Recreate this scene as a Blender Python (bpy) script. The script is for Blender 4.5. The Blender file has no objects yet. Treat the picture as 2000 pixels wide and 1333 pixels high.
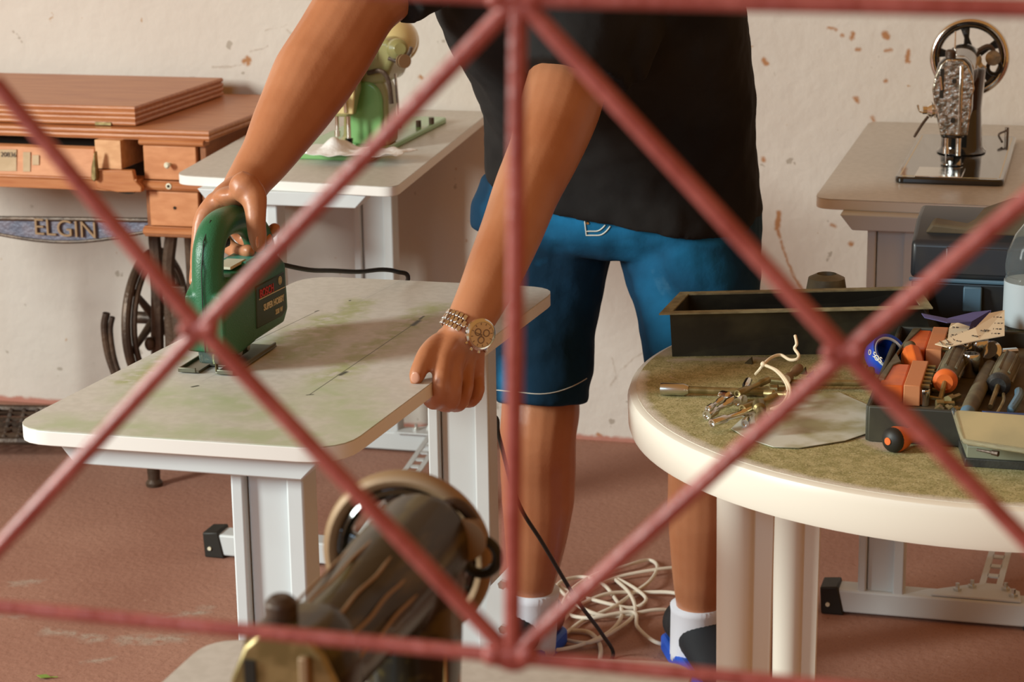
import bpy, bmesh, math, random
from mathutils import Vector, Matrix, Euler, noise
PI = math.pi
S = bpy.context.scene
COL = S.collection
random.seed(7)

# ------------------------------------------------------------------ camera
FPX = 4200.0; W, H = 2000.0, 1333.0; CAMZ = 1.48
def _n(v): return Vector(v).normalized()
_Y = _n(((2190-W/2)/FPX, -(-430-H/2)/FPX, -1))
_X = -_n(((-15300-W/2)/FPX, -(-180-H/2)/FPX, -1))
_X = (_X - _Y*_X.dot(_Y)).normalized(); _Z = _X.cross(_Y)
R = Matrix((_X, _Y, _Z))
CAM = Vector((0, 0, CAMZ))
cd = bpy.data.cameras.new('camera'); cam = bpy.data.objects.new('camera', cd); COL.objects.link(cam)
cam.matrix_world = Matrix.Translation(CAM) @ R.to_4x4()
cd.sensor_width = 36; cd.lens = FPX/W*36; cd.clip_start = .05
cd.dof.use_dof = True; cd.dof.focus_distance = 2.85; cd.dof.aperture_fstop = 11.5
S.camera = cam

# ------------------------------------------------------------------ light
S.view_settings.view_transform = 'Standard'; S.view_settings.look = 'None'
S.view_settings.gamma = 1; S.view_settings.exposure = -0.14
w = bpy.data.worlds.new('world'); S.world = w; w.use_nodes = True
w.node_tree.nodes['Background'].inputs[0].default_value = (1.0, .46, .13, 1)
w.node_tree.nodes['Background'].inputs[1].default_value = .44
def area(name, loc, tgt, size, power, col, sy=None):
    l = bpy.data.lights.new(name, 'AREA'); l.shape = 'RECTANGLE'; l.size = size; l.size_y = sy or size
    l.energy = power; l.color = col
    o = bpy.data.objects.new(name, l); COL.objects.link(o); o.location = loc
    o.rotation_euler = (Vector(tgt)-Vector(loc)).to_track_quat('-Z', 'Y').to_euler()
    return o
area('doorway_daylight', (-4.4, .2, 2.2), (-.8, 3.2, .7), .8, 330, (.82, .90, .86), 1.4)
area('window_daylight', (-1.9, -1.8, 2.5), (-.6, 3.4, .5), 1.8, 52, (.50, .78, 1.0), 1.6)

# ------------------------------------------------------------------ pixel helpers (pixel of the photograph -> point on a real plane)
def ray(x, y): return R @ Vector(((x-W/2)/FPX, -(y-H/2)/FPX, -1))
def pz(x, y, z): d = ray(x, y); return CAM + d*((z-CAMZ)/d.z)
def py(x, y, Y): d = ray(x, y); return CAM + d*(Y/d.y)
def pxx(x, y, X): d = ray(x, y); return CAM + d*(X/d.x)

# ------------------------------------------------------------------ materials
def mat(name, col, rough=.55, metal=0, col2=None, vs=8, vlo=.4, vhi=.6, bump=0, bs=60, det=4, coat=0, stretch=None, spec=.5, trans=0, alpha=1, ior=1.45, sss=0):
    m = bpy.data.materials.new(name); m.use_nodes = True; nt = m.node_tree; b = nt.nodes['Principled BSDF']
    b.inputs['Base Color'].default_value = (*col, 1); b.inputs['Roughness'].default_value = rough
    b.inputs['Metallic'].default_value = metal; b.inputs['Coat Weight'].default_value = coat
    b.inputs['Specular IOR Level'].default_value = spec
    b.inputs['Transmission Weight'].default_value = trans; b.inputs['Alpha'].default_value = alpha; b.inputs['IOR'].default_value = ior
    if sss: b.inputs['Subsurface Weight'].default_value = sss; b.inputs['Subsurface Radius'].default_value = (.01, .004, .002)
    tc = nt.nodes.new('ShaderNodeTexCoord'); src = tc.outputs['Object']
    if stretch:
        mp = nt.nodes.new('ShaderNodeMapping'); mp.inputs['Scale'].default_value = stretch
        nt.links.new(src, mp.inputs[0]); src = mp.outputs[0]
    if col2:
        n = nt.nodes.new('ShaderNodeTexNoise'); n.inputs['Scale'].default_value = vs; n.inputs['Detail'].default_value = det
        nt.links.new(src, n.inputs['Vector'])
        mr = nt.nodes.new('ShaderNodeMapRange'); mr.inputs[1].default_value = vlo; mr.inputs[2].default_value = vhi
        nt.links.new(n.outputs[0], mr.inputs[0])
        mx = nt.nodes.new('ShaderNodeMix'); mx.data_type = 'RGBA'; mx.inputs[6].default_value = (*col, 1); mx.inputs[7].default_value = (*col2, 1)
        nt.links.new(mr.outputs[0], mx.inputs[0]); nt.links.new(mx.outputs[2], b.inputs['Base Color'])
    if bump:
        n2 = nt.nodes.new('ShaderNodeTexNoise'); n2.inputs['Scale'].default_value = bs; n2.inputs['Detail'].default_value = 5
        nt.links.new(src, n2.inputs['Vector'])
        bp = nt.nodes.new('ShaderNodeBump'); bp.inputs['Strength'].default_value = bump; bp.inputs['Distance'].default_value = .01
        nt.links.new(n2.outputs[0], bp.inputs['Height']); nt.links.new(bp.outputs[0], b.inputs['Normal'])
    return m
def overlay(m, col, segs, distort=.0, dscale=20, breakup=None, space='Object', off=(0, 0, 0), strength=1.0):
    """paint strokes/stains (each: a, b, half width, soft edge) over the base colour; a, b in world coordinates"""
    nt = m.node_tree; b = nt.nodes['Principled BSDF']; L = nt.links; N = nt.nodes
    tc = N.new('ShaderNodeTexCoord'); P = tc.outputs['Object']
    if distort:
        n = N.new('ShaderNodeTexNoise'); n.inputs['Scale'].default_value = dscale; n.inputs['Detail'].default_value = 4; L.new(P, n.inputs['Vector'])
        v = N.new('ShaderNodeVectorMath'); v.operation = 'SUBTRACT'; L.new(n.outputs['Color'], v.inputs[0]); v.inputs[1].default_value = (.5, .5, .5)
        s = N.new('ShaderNodeVectorMath'); s.operation = 'SCALE'; L.new(v.outputs[0], s.inputs[0]); s.inputs['Scale'].default_value = distort
        a2 = N.new('ShaderNodeVectorMath'); a2.operation = 'ADD'; L.new(P, a2.inputs[0]); L.new(s.outputs[0], a2.inputs[1]); P = a2.outputs[0]
    tot = None
    for (A, B, hw, soft) in segs:
        A = Vector(A)-Vector(off); B = Vector(B)-Vector(off); D = B-A; l2 = max(D.length_squared, 1e-9)
        v = N.new('ShaderNodeVectorMath'); v.operation = 'SUBTRACT'; L.new(P, v.inputs[0]); v.inputs[1].default_value = A
        d = N.new('ShaderNodeVectorMath'); d.operation = 'DOT_PRODUCT'; L.new(v.outputs[0], d.inputs[0]); d.inputs[1].default_value = D/l2
        c = N.new('ShaderNodeClamp'); L.new(d.outputs['Value'], c.inputs[0])
        s = N.new('ShaderNodeVectorMath'); s.operation = 'SCALE'; s.inputs[0].default_value = D; L.new(c.outputs[0], s.inputs['Scale'])
        q = N.new('ShaderNodeVectorMath'); q.operation = 'DISTANCE'; L.new(v.outputs[0], q.inputs[0]); L.new(s.outputs[0], q.inputs[1])
        mr = N.new('ShaderNodeMapRange'); L.new(q.outputs['Value'], mr.inputs[0]); mr.inputs[1].default_value = hw+soft; mr.inputs[2].default_value = max(hw-soft, 0); 
        if tot is None: tot = mr.outputs[0]
        else:
            mm = N.new('ShaderNodeMath'); mm.operation = 'MAXIMUM'; L.new(tot, mm.inputs[0]); L.new(mr.outputs[0], mm.inputs[1]); tot = mm.outputs[0]
    if breakup:
        n = N.new('ShaderNodeTexNoise'); n.inputs['Scale'].default_value = breakup[0]; n.inputs['Detail'].default_value = 6; L.new(tc.outputs['Object'], n.inputs['Vector'])
        mr = N.new('ShaderNodeMapRange'); L.new(n.outputs[0], mr.inputs[0]); mr.inputs[1].default_value = breakup[1]; mr.inputs[2].default_value = breakup[2]
        mm = N.new('ShaderNodeMath'); mm.operation = 'MULTIPLY'; L.new(tot, mm.inputs[0]); L.new(mr.outputs[0], mm.inputs[1]); tot = mm.outputs[0]
    if strength != 1:
        mm = N.new('ShaderNodeMath'); mm.operation = 'MULTIPLY'; L.new(tot, mm.inputs[0]); mm.inputs[1].default_value = strength; tot = mm.outputs[0]
    mx = N.new('ShaderNodeMix'); mx.data_type = 'RGBA'
    if b.inputs['Base Color'].is_linked: L.new(b.inputs['Base Color'].links[0].from_socket, mx.inputs[6])
    else: mx.inputs[6].default_value = b.inputs['Base Color'].default_value
    mx.inputs[7].default_value = (*col, 1); L.new(tot, mx.inputs[0]); L.new(mx.outputs[2], b.inputs['Base Color'])
def specks(m, col, scale, thr, soft=.02):
    """small scattered chips over the base colour"""
    nt = m.node_tree; b = nt.nodes['Principled BSDF']; L = nt.links; N = nt.nodes
    tc = N.new('ShaderNodeTexCoord'); n = N.new('ShaderNodeTexNoise'); n.inputs['Scale'].default_value = scale; n.inputs['Detail'].default_value = 3
    L.new(tc.outputs['Object'], n.inputs['Vector'])
    mr = N.new('ShaderNodeMapRange'); L.new(n.outputs[0], mr.inputs[0]); mr.inputs[1].default_value = thr; mr.inputs[2].default_value = thr+soft
    mx = N.new('ShaderNodeMix'); mx.data_type = 'RGBA'
    if b.inputs['Base Color'].is_linked: L.new(b.inputs['Base Color'].links[0].from_socket, mx.inputs[6])
    else: mx.inputs[6].default_value = b.inputs['Base Color'].default_value
    mx.inputs[7].default_value = (*col, 1); L.new(mr.outputs[0], mx.inputs[0]); L.new(mx.outputs[2], b.inputs['Base Color'])

M = {}
M['wall'] = mat('wall_paint', (.66, .60, .54), .9, col2=(.59, .52, .46), vs=2.2, vlo=.35, vhi=.7, bump=.35, bs=28)
M['floor'] = mat('floor_cement', (.40, .21, .15), .75, col2=(.31, .145, .10), vs=3, vlo=.3, vhi=.7, bump=.25, bs=70, det=8)
M['top_grey'] = mat('laminate_grey', (.56, .53, .48), .35, col2=(.51, .48, .43), vs=90, vlo=.4, vhi=.6)
M['edge'] = mat('edge_band', (.80, .78, .74), .45)
M['steel'] = mat('painted_steel', (.60, .64, .65), .35, col2=(.56, .59, .60), vs=5)
M['black_pl'] = mat('black_plastic', (.022, .022, .024), .42, col2=(.05, .05, .042), vs=25, bump=.1, bs=400)
M['screw'] = mat('zinc', (.65, .65, .62), .3, 1)
M['chrome'] = mat('chrome', (.78, .76, .72), .16, 1, bump=.05, bs=60)
M['chrome_orn'] = mat('engraved_chrome', (.72, .68, .60), .24, 1, bump=.22, bs=160, col2=(.30, .26, .20), vs=95, vlo=.47, vhi=.55)
M['jap'] = mat('japanned_black', (.010, .009, .008), .10, coat=1, bump=.02, bs=20)
M['jap_gold'] = mat('japanned_black_gold', (.022, .016, .007), .30, col2=(.085, .062, .016), vs=26, vlo=.5, vhi=.62, stretch=(2, .35, 2), coat=.15, spec=.3, bump=.03, bs=20)  # stretched gold tone paints in reflection streaks along with the decals
M['wood'] = mat('cabinet_wood', (.50, .20, .075), .38, col2=(.40, .135, .045), vs=6, vlo=.35, vhi=.65, stretch=(1.5, 14, 14), bump=.05, bs=30)
M['wood_l'] = mat('drawer_wood', (.62, .27, .12), .4, col2=(.53, .21, .085), vs=9, vlo=.35, vhi=.65, stretch=(3, 8, 8))
M['wood_p'] = mat('pale_wood', (.72, .40, .2), .45, col2=(.62, .32, .15), vs=9, stretch=(3, 8, 8))
M['wood_d'] = mat('dark_wood', (.30, .11, .04), .4, col2=(.22, .08, .03), vs=6, stretch=(8, 2, 8))
M['iron'] = mat('cast_iron', (.055, .036, .026), .42, .35, col2=(.10, .062, .04), vs=14, bump=.2, bs=90)
M['iron_b'] = mat('painted_iron_plate', (.12, .13, .18), .45, .2, col2=(.17, .16, .20), vs=30, bump=.3, bs=120)
M['iron_t'] = mat('worn_bronze', (.30, .19, .10), .5, .2)
M['dark'] = mat('dark_recess', (.02, .014, .008), .9)
M['paper'] = mat('old_paper', (.52, .38, .24), .8, col2=(.46, .33, .2), vs=30)
M['ink'] = mat('ink', (.05, .04, .035), .7)
M['skin'] = mat('skin', (.47, .195, .095), .40, col2=(.39, .14, .06), vs=9, vlo=.35, vhi=.7, bump=.04, bs=220, sss=.08, spec=.5)
M['nail'] = mat('nail', (.62, .30, .20), .28)
M['shirt'] = mat('black_cotton', (.013, .012, .012), .9, col2=(.022, .020, .019), vs=5, bump=.5, bs=9, spec=.2)
M['denim'] = mat('denim', (.006, .035, .075), .85, col2=(.004, .022, .045), vs=6, vlo=.40, vhi=.62, bump=.5, bs=14, spec=.2)  # navy base darkened to carry the shade on the legs
M['thread'] = mat('white_thread', (.62, .62, .55), .8)
M['sock'] = mat('white_sock', (.74, .76, .84), .9)
M['shoe'] = mat('shoe_mesh', (.012, .014, .018), .7)
M['shoe_b'] = mat('shoe_blue', (.01, .09, .55), .45)
M['hair'] = mat('hair', (.02, .014, .01), .6, bump=.6, bs=90)
M['gold'] = mat('gold', (.80, .55, .22), .25, 1)
M['dial'] = mat('watch_dial', (.66, .46, .24), .35, .3)
M['dial_d'] = mat('watch_subdial', (.22, .13, .07), .4)
M['jig'] = mat('green_housing', (.022, .125, .055), .34, col2=(.028, .15, .07), vs=3, bump=.12, bs=500)
M['shoe_m'] = mat('greased_steel', (.20, .20, .15), .4, .8)
M['jig_d'] = mat('dark_green_panel', (.028, .050, .026), .45)
M['jig_t'] = mat('teal_plastic', (.05, .32, .25), .35)
M['clear'] = mat('clear_guard', (.55, .75, .72), .08, trans=.9, ior=1.4)
M['red'] = mat('red_print', (.50, .03, .03), .5)
M['cream'] = mat('cream_print', (.72, .68, .52), .5)
M['rubber'] = mat('black_rubber', (.018, .017, .014), .5)
M['grille'] = mat('red_oxide_paint', (.42, .105, .085), .38, col2=(.34, .07, .055), vs=40, bump=.15, bs=200)
M['green'] = mat('enamel_green', (.20, .42, .15), .25, coat=.4)
M['olive'] = mat('enamel_olive', (.33, .30, .12), .3, coat=.4, col2=(.27, .25, .10), vs=6)
M['creamE'] = mat('enamel_cream', (.66, .52, .24), .3, coat=.3)
M['cloth'] = mat('white_cloth', (.78, .76, .74), .9, bump=.3, bs=60)
M['resin'] = mat('cream_resin', (.82, .77, .66), .35)
M['dust_top'] = mat('resin_dusty', (.50, .44, .22), .8, col2=(.33, .30, .12), vs=60, vlo=.36, vhi=.64, det=10, bump=.12, bs=500)
M['tray'] = mat('dusty_black_tray', (.032, .031, .024), .55, col2=(.075, .072, .045), vs=18, vlo=.45, vhi=.75, det=9)
M['tray_rim'] = mat('dusty_rim', (.20, .18, .10), .8, col2=(.30, .28, .16), vs=60)
M['case'] = mat('case_plastic', (.025, .03, .038), .33, col2=(.06, .055, .04), vs=10, vlo=.5, vhi=.8)
M['case_dust'] = mat('case_dusty_lid', (.14, .10, .055), .75, col2=(.09, .07, .04), vs=12)
M['latch'] = mat('blue_grey_latch', (.10, .19, .27), .4)
M['orange'] = mat('orange_plastic', (.80, .17, .03), .4, col2=(.66, .13, .03), vs=30)
M['orange_d'] = mat('dusty_orange', (.62, .24, .10), .6)
M['brass_d'] = mat('dusty_steel', (.36, .28, .13), .4, .7, col2=(.22, .17, .07), vs=60)
M['dirt'] = mat('dusty_black', (.085, .065, .035), .8, col2=(.13, .10, .055), vs=25)
M['grip'] = mat('dusty_grip', (.10, .085, .05), .55, col2=(.17, .15, .09), vs=30)
M['blue'] = mat('blue_print', (.01, .07, .50), .5)
M['blue_d'] = mat('blue_card', (.01, .05, .20), .5)
M['cable_w'] = mat('white_cable', (.74, .68, .58), .5)
M['tie'] = mat('wire_tie', (.80, .66, .46), .45)
M['pet'] = mat('clear_bottle', (.86, .93, .94), .06, trans=.96, ior=1.12)
M['water'] = mat('bottle_label', (.46, .52, .55), .3)
M['cap'] = mat('red_cap', (.72, .04, .03), .4)
M['boxlid'] = mat('dusty_clear_lid', (.48, .40, .22), .5, col2=(.38, .33, .19), vs=12)
M['boxbase'] = mat('clear_base', (.34, .36, .26), .25, trans=.3)
M['sheet'] = mat('plastic_sheet', (.66, .68, .60), .35, col2=(.36, .34, .16), vs=14, vlo=.42, vhi=.6, det=8)
M['tape'] = mat('tape_cloth', (.70, .56, .38), .8)
M['tape_v'] = mat('tape_cloth_dark', (.10, .09, .22), .8)
M['leaf'] = mat('leaf_green', (.20, .30, .05), .6)
M['chip'] = mat('wood_chip', (.06, .05, .02), .9)

# ------------------------------------------------------------------ mesh builder
class MB:
    def __init__(s): s.v = []; s.f = []
    def add(s, vs, fs):
        o = len(s.v); s.v += [Vector(v) for v in vs]; s.f += [[i+o for i in f] for f in fs]; return s
    def box(s, c, d, rot=None):
        c = Vector(c); m = rot or Matrix.Identity(3); vs = []
        for z in (-1, 1):
            for x, y in ((-1, -1), (1, -1), (1, 1), (-1, 1)): vs.append(c + m @ Vector((x*d[0]/2, y*d[1]/2, z*d[2]/2)))
        return s.add(vs, [[3, 2, 1, 0], [4, 5, 6, 7], [0, 1, 5, 4], [1, 2, 6, 5], [2, 3, 7, 6], [3, 0, 4, 7]])
    def prism(s, pts, ext):
        """closed outline of 3-D points, pushed along the vector ext"""
        n = len(pts); p = [Vector(q) for q in pts]; e = Vector(ext)
        return s.add(p + [q+e for q in p], [list(range(n))[::-1], list(range(n, 2*n))] + [[i, (i+1) % n, n+(i+1) % n, n+i] for i in range(n)])
    def loft(s, rings, cap=True):
        n = len(rings[0]); vs = [v for r in rings for v in r]; fs = []
        for k in range(len(rings)-1):
            for i in range(n): fs.append([k*n+i, k*n+(i+1) % n, (k+1)*n+(i+1) % n, (k+1)*n+i])
        if cap: fs += [list(range(n))[::-1], [(len(rings)-1)*n+i for i in range(n)]]
        return s.add(vs, fs)
    def tube(s, path, r, n=10, closed=False, up=None, flat=1.0, round_ends=False):
        P = [Vector(p) for p in path]; k = len(P); rr = r if isinstance(r, (list, tuple)) else [r]*k
        if round_ends and not closed:
            t0 = (P[0]-P[1]).normalized(); t1 = (P[-1]-P[-2]).normalized(); r0, r1 = rr[0], rr[-1]
            P = [P[0]+t0*r0*.95, P[0]+t0*r0*.7] + P + [P[-1]+t1*r1*.7, P[-1]+t1*r1*.95]
            rr = [r0*.3, r0*.75] + list(rr) + [r1*.75, r1*.3]; k = len(P)
        T = []
        for i in range(k):
            a = P[(i-1) % k] if (closed or i > 0) else P[0]; b = P[(i+1) % k] if (closed or i < k-1) else P[-1]
            T.append((b-a).normalized() if (b-a).length > 1e-9 else Vector((0, 0, 1)))
        u = Vector(up) if up else (Vector((0, 0, 1)) if abs(T[0].z) < .9 else Vector((1, 0, 0)))
        rings = []
        for i in range(k):
            u = (u - T[i]*u.dot(T[i]));
            u = u.normalized() if u.length > 1e-6 else T[i].orthogonal().normalized()
            w_ = T[i].cross(u)
            rings.append([P[i] + (u*math.cos(2*PI*j/n)*flat + w_*math.sin(2*PI*j/n))*rr[i] for j in range(n)])
        if closed:
            o = len(s.v); s.v += [v for q in rings for v in q]
            for a in range(k):
                for j in range(n): s.f.append([o+a*n+j, o+a*n+(j+1) % n, o+((a+1) % k)*n+(j+1) % n, o+((a+1) % k)*n+j])
            return s
        return s.loft(rings)
    def lathe(s, prof, c, axis=(0, 0, 1), n=24):
        """profile (radius, height) turned about axis through c"""
        ax = Vector(axis).normalized(); u = ax.orthogonal().normalized(); w_ = ax.cross(u); c = Vector(c)
        return s.loft([[c + ax*h + (u*math.cos(2*PI*j/n)+w_*math.sin(2*PI*j/n))*max(r, 1e-5) for j in range(n)] for r, h in prof])
    def ell(s, c, a, b, d, n=20, m=10):
        """ellipsoid with axis vectors a, b, d"""
        c, a, b, d = Vector(c), Vector(a), Vector(b), Vector(d); rings = []
        for i in range(m+1):
            t = PI*(.02+.96*i/m); rings.append([c - d*math.cos(t) + (a*math.cos(2*PI*j/n)+b*math.sin(2*PI*j/n))*math.sin(t) for j in range(n)])
        return s.loft(rings)
    def torus(s, c, ax, R_, r, n=48, m=10, flat=1.0, arc=None):
        ax = Vector(ax).normalized(); u = ax.orthogonal().normalized(); w_ = ax.cross(u); c = Vector(c)
        pts = [c+(u*math.cos(2*PI*i/n)+w_*math.sin(2*PI*i/n))*R_ for i in range(n)]
        return s.tube(pts, r, m, closed=True, up=ax, flat=flat)

ROOT = {}
def props(o, label=None, cat=None, group=None, kind=None):
    if label: o['label'] = label
    if cat: o['category'] = cat
    if group: o['group'] = group
    if kind: o['kind'] = kind
    return o
def thing(name, loc, label, cat, group=None):
    o = bpy.data.objects.new(name, None); COL.objects.link(o); o.location = loc; o.empty_display_size = .05
    ROOT[o.name] = Vector(loc); return props(o, label, cat, group)
def obj(name, mb, m, parent=None, bevel=0, smooth=35, loc=None, remesh=0, sm=0, sub=0, solid=0, bseg=2, label=None):
    """link mb (world coordinates) as one mesh object; children share their thing's origin"""
    o0 = ROOT[parent.name] if parent else Vector(loc or (0, 0, 0))
    me = bpy.data.meshes.new(name); me.from_pydata([v-o0 for v in mb.v], [], mb.f)
    b = bmesh.new(); b.from_mesh(me); bmesh.ops.remove_doubles(b, verts=b.verts, dist=1e-6); bmesh.ops.recalc_face_normals(b, faces=b.faces); b.to_mesh(me); b.free()
    me.materials.append(M[m] if isinstance(m, str) else m)
    o = bpy.data.objects.new(name, me); COL.objects.link(o)
    if parent: o.parent = parent
    else: o.location = o0
    ROOT[o.name] = o0
    if smooth: 
        me.shade_smooth()
        if not remesh: me.set_sharp_from_angle(angle=math.radians(smooth))
    if bevel:
        d = o.modifiers.new('bevel', 'BEVEL'); d.width = bevel; d.segments = bseg; d.limit_method = 'ANGLE'; d.angle_limit = math.radians(40)
    if solid:
        d = o.modifiers.new('solid', 'SOLIDIFY'); d.thickness = solid; d.offset = 0
    if remesh:
        d = o.modifiers.new('remesh', 'REMESH'); d.mode = 'VOXEL'; d.voxel_size = remesh; d.use_smooth_shade = True
    if sm:
        d = o.modifiers.new('smooth', 'SMOOTH'); d.iterations = sm; d.factor = .6
    if sub:
        d = o.modifiers.new('sub', 'SUBSURF'); d.levels = sub; d.render_levels = sub
    if label: o['label'] = label
    return o
def text_mb(s, size, org, right, up, depth=.001, bold=0.0, sx=1.0):
    c = bpy.data.curves.new('t', 'FONT'); c.body = s; c.size = size; c.extrude = depth; c.align_x = 'CENTER'; c.align_y = 'CENTER'; c.offset = bold
    t = bpy.data.objects.new('t', c); COL.objects.link(t)
    dg = bpy.context.evaluated_depsgraph_get(); me = bpy.data.meshes.new_from_object(t.evaluated_get(dg))
    r = Vector(right).normalized(); u = Vector(up).normalized(); n = r.cross(u)
    mb = MB(); mb.add([Vector(org)+r*v.co.x*sx+u*v.co.y+n*v.co.z for v in me.vertices], [list(p.vertices) for p in me.polygons])
    bpy.data.objects.remove(t); bpy.data.curves.remove(c); return mb
def rounded(quad, r, n=6):
    """outline of a quad (3-D corners in order) with rounded corners"""
    out = []; k = len(quad)
    for i in range(k):
        p = Vector(quad[i]); a = Vector(quad[i-1]); b = Vector(quad[(i+1) % k])
        p0 = p+(a-p).normalized()*r; p1 = p+(b-p).normalized()*r
        for j in range(n+1):
            t = j/n; out.append(p0*(1-t)**2+p*2*t*(1-t)+p1*t*t)
    return out
def rect(x0, x1, y0, y1, z): return [(x0, y0, z), (x1, y0, z), (x1, y1, z), (x0, y1, z)]
def curve(pts, n=8):
    """Catmull-Rom through the points"""
    P = [Vector(p) for p in pts]; P = [P[0]*2-P[1]]+P+[P[-1]*2-P[-2]]; out = []
    for i in range(1, len(P)-2):
        for j in range(n):
            t = j/n; a, b, c, d = P[i-1:i+3]
            out.append(.5*((2*b)+(c-a)*t+(2*a-5*b+4*c-d)*t*t+(3*b-a-3*c+d)*t**3))
    out.append(P[-2]); return out


# ================================================================== SETTING
WY = 4.69
wl = [(1522, 418, 1518, 445, .006), (1519, 445, 1524, 462, .004), (1526, 470, 1545, 530, .0022), (1545, 530, 1578, 590, .0028),
      (1493, 118, 1497, 124, .006), (1666, 66, 1664, 74, .005), (1729, 66, 1733, 72, .007), (1774, 100, 1772, 120, .005), (1770, 118, 1776, 122, .004),
      (1674, 97, 1678, 98, .004), (1730, 99, 1740, 99, .003), (1670, 192, 1674, 196, .005), (1645, 70, 1647, 71, .003), (1490, 308, 1492, 314, .004),
      (1728, 160, 1731, 158, .004), (1704, 228, 1706, 236, .003), (476, 120, 486, 116, .006), (482, 112, 484, 124, .005), (1661, 475, 1663, 476, .005),
      (1169, 850, 1172, 852, .006), (1625, 440, 1630, 442, .003), (1620, 55, 1632, 58, .003), (820, 150, 823, 153, .004)]
segs = [(py(a, b, WY), py(c, d, WY), w_, .003) for a, b, c, d, w_ in wl]
overlay(M['wall'], (.42, .20, .09), segs, .012, 60)
cr = [(415, 130, 470, 128), (490, 100, 522, 92), (520, 60, 560, 50), (560, 60, 590, 75), (1190, 760, 1215, 720), (1215, 720, 1255, 690), (1196, 700, 1205, 740)]
overlay(M['wall'], (.36, .27, .2), [(py(a, b, WY), py(c, d, WY), .0012, .002) for a, b, c, d in cr], .02, 30, strength=.6)
specks(M['wall'], (.50, .35, .24), 38, .735, .01); specks(M['wall'], (.42, .36, .30), 22, .70, .02)
overlay(M['wall'], (.46, .20, .15), [((-6, WY, 0), (3, WY, 0), .012, .004)], .02, 30)
obj('wall_back', MB().box((-1.5, WY+.06, 1.4), (10, .12, 2.8)), 'wall')['kind'] = 'structure'
fl = [(335, 1205, 395, 1195, .016), (90, 1233, 190, 1252, .012), (245, 1250, 355, 1246, .014), (35, 1142, 72, 1135, .008), (175, 1292, 210, 1290, .007), (0, 1205, 40, 1203, .008)]
overlay(M['floor'], (.40, .31, .25), [(pz(a, b, 0), pz(c, d, 0), w_, .012) for a, b, c, d, w_ in fl], .07, 22, breakup=(45, .36, .50))
specks(M['floor'], (.26, .12, .08), 240, .60, .05); specks(M['floor'], (.14, .06, .04), 26, .745, .01); specks(M['floor'], (.55, .36, .28), 55, .74, .015)
obj('floor', MB().box((-1.5, 1.2, -.05), (10, 7.1, .1)), 'floor')['kind'] = 'structure'

# ------------------------------------------------------------------ steel desks
TZ = .77; TT = .019
def desk(nm, quad, frames, label, topmat, foot=True, r=.045):
    c = sum((Vector((p[0], p[1], 0)) for p in quad), Vector())/4
    t = thing(nm, (c.x, c.y, 0), label, 'table')
    q = [Vector((p[0], p[1], TZ)) for p in quad]; o = rounded(q, r)
    obj('tabletop', MB().prism([p-Vector((0, 0, .0012)) for p in o], (0, 0, .0012)), topmat, t, smooth=0)
    obj('edge_band', MB().prism([p-Vector((0, 0, TT)) for p in o], (0, 0, TT-.0012)), 'edge', t, bevel=.0012)
    xs0 = min(p.x for p in q); xs1 = max(p.x for p in q)
    for (Y, px0, px1, bx0, bx1, fx0, fx1) in frames:
        z1 = TZ-TT; zb = z1-.027
        obj('crossbar', MB().prism([(bx0, Y-.02, z1), (bx1, Y-.02, z1), (bx1-.025, Y-.02, zb), (bx0+.022, Y-.02, zb)], (0, .055, 0)), 'steel', t, bevel=.002)
        w_ = px1-px0
        m = MB(); m.box((px0+w_*.09, Y+.02, (zb+.045)/2), (w_*.18, .045, zb-.045)); m.box((px0+w_*.88, Y+.02, (zb+.045)/2), (w_*.24, .045, zb-.045)); m.box((px0+w_*.5, Y+.025, (zb+.045)/2), (w_*.62, .034, zb-.045))
        obj('leg', m, 'steel', t, bevel=.003)
        obj('foot_bar', MB().box(((fx0+fx1)/2, Y+.02, .027), (fx1-fx0, .05, .044)), 'steel', t, bevel=.004)
        for sx, x in ((-1, fx0), (1, fx1)):
            cp = obj('end_cap', MB().prism([(x-sx*.03, Y-.008, .0), (x+sx*.012, Y-.008, .0), (x+sx*.015, Y-.008, .052), (x-sx*.018, Y-.008, .055)], (0, .056, 0)), 'rubber', t, bevel=.003)
            obj('screw', MB().lathe([(0, -.001), (.004, -.001), (.004, .002), (0, .002)], (x, Y-.010, .02), (0, 1, 0), 10), 'cream', cp)
    return t
def rail(t, x0, y0, x1, y1, z=.05):
    """slotted treadle bracket running between the two foot bars"""
    a = Vector((x0, y0, z)); b = Vector((x1, y1, z)); d = (b-a); n = Vector((-d.y, d.x, 0)).normalized()*.021; m = MB(); L_ = d.length; k = int(L_/.05)
    for sgn in (-1, 1): m.prism([a+n*sgn, a+n*sgn*.45, b+n*sgn*.45, b+n*sgn], (0, 0, .003))
    for i in range(k+1):
        p = a+d*(i/k); e = d.normalized()*.008; m.prism([p-e-n*.5, p+e-n*.5, p+e+n*.5, p-e+n*.5], (0, 0, .003))
    obj('slotted_rail', m, 'steel', t)
    p0 = Vector((x0, y0-.02, z)); m = MB().prism([p0+Vector((-.10, -.0, .0)), p0+Vector((.06, 0, .0)), p0+Vector((.055, .05, .0)), p0+Vector((.02, .075, .0)), p0+Vector((-.02, .075, 0)), p0+Vector((-.09, .03, 0))], (0, 0, .004))
    br = obj('rail_bracket', m, 'steel', t, bevel=.001)
    for dx, dy in ((-.055, .028), (-.03, .05), (.03, .05), (.045, .02)):
        obj('bolt', MB().lathe([(0, 0), (.008, 0), (.008, .005), (.004, .005), (.004, .014), (0, .014)], p0+Vector((dx, dy, .004)), (0, 0, 1), 6), 'screw', br)

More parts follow.
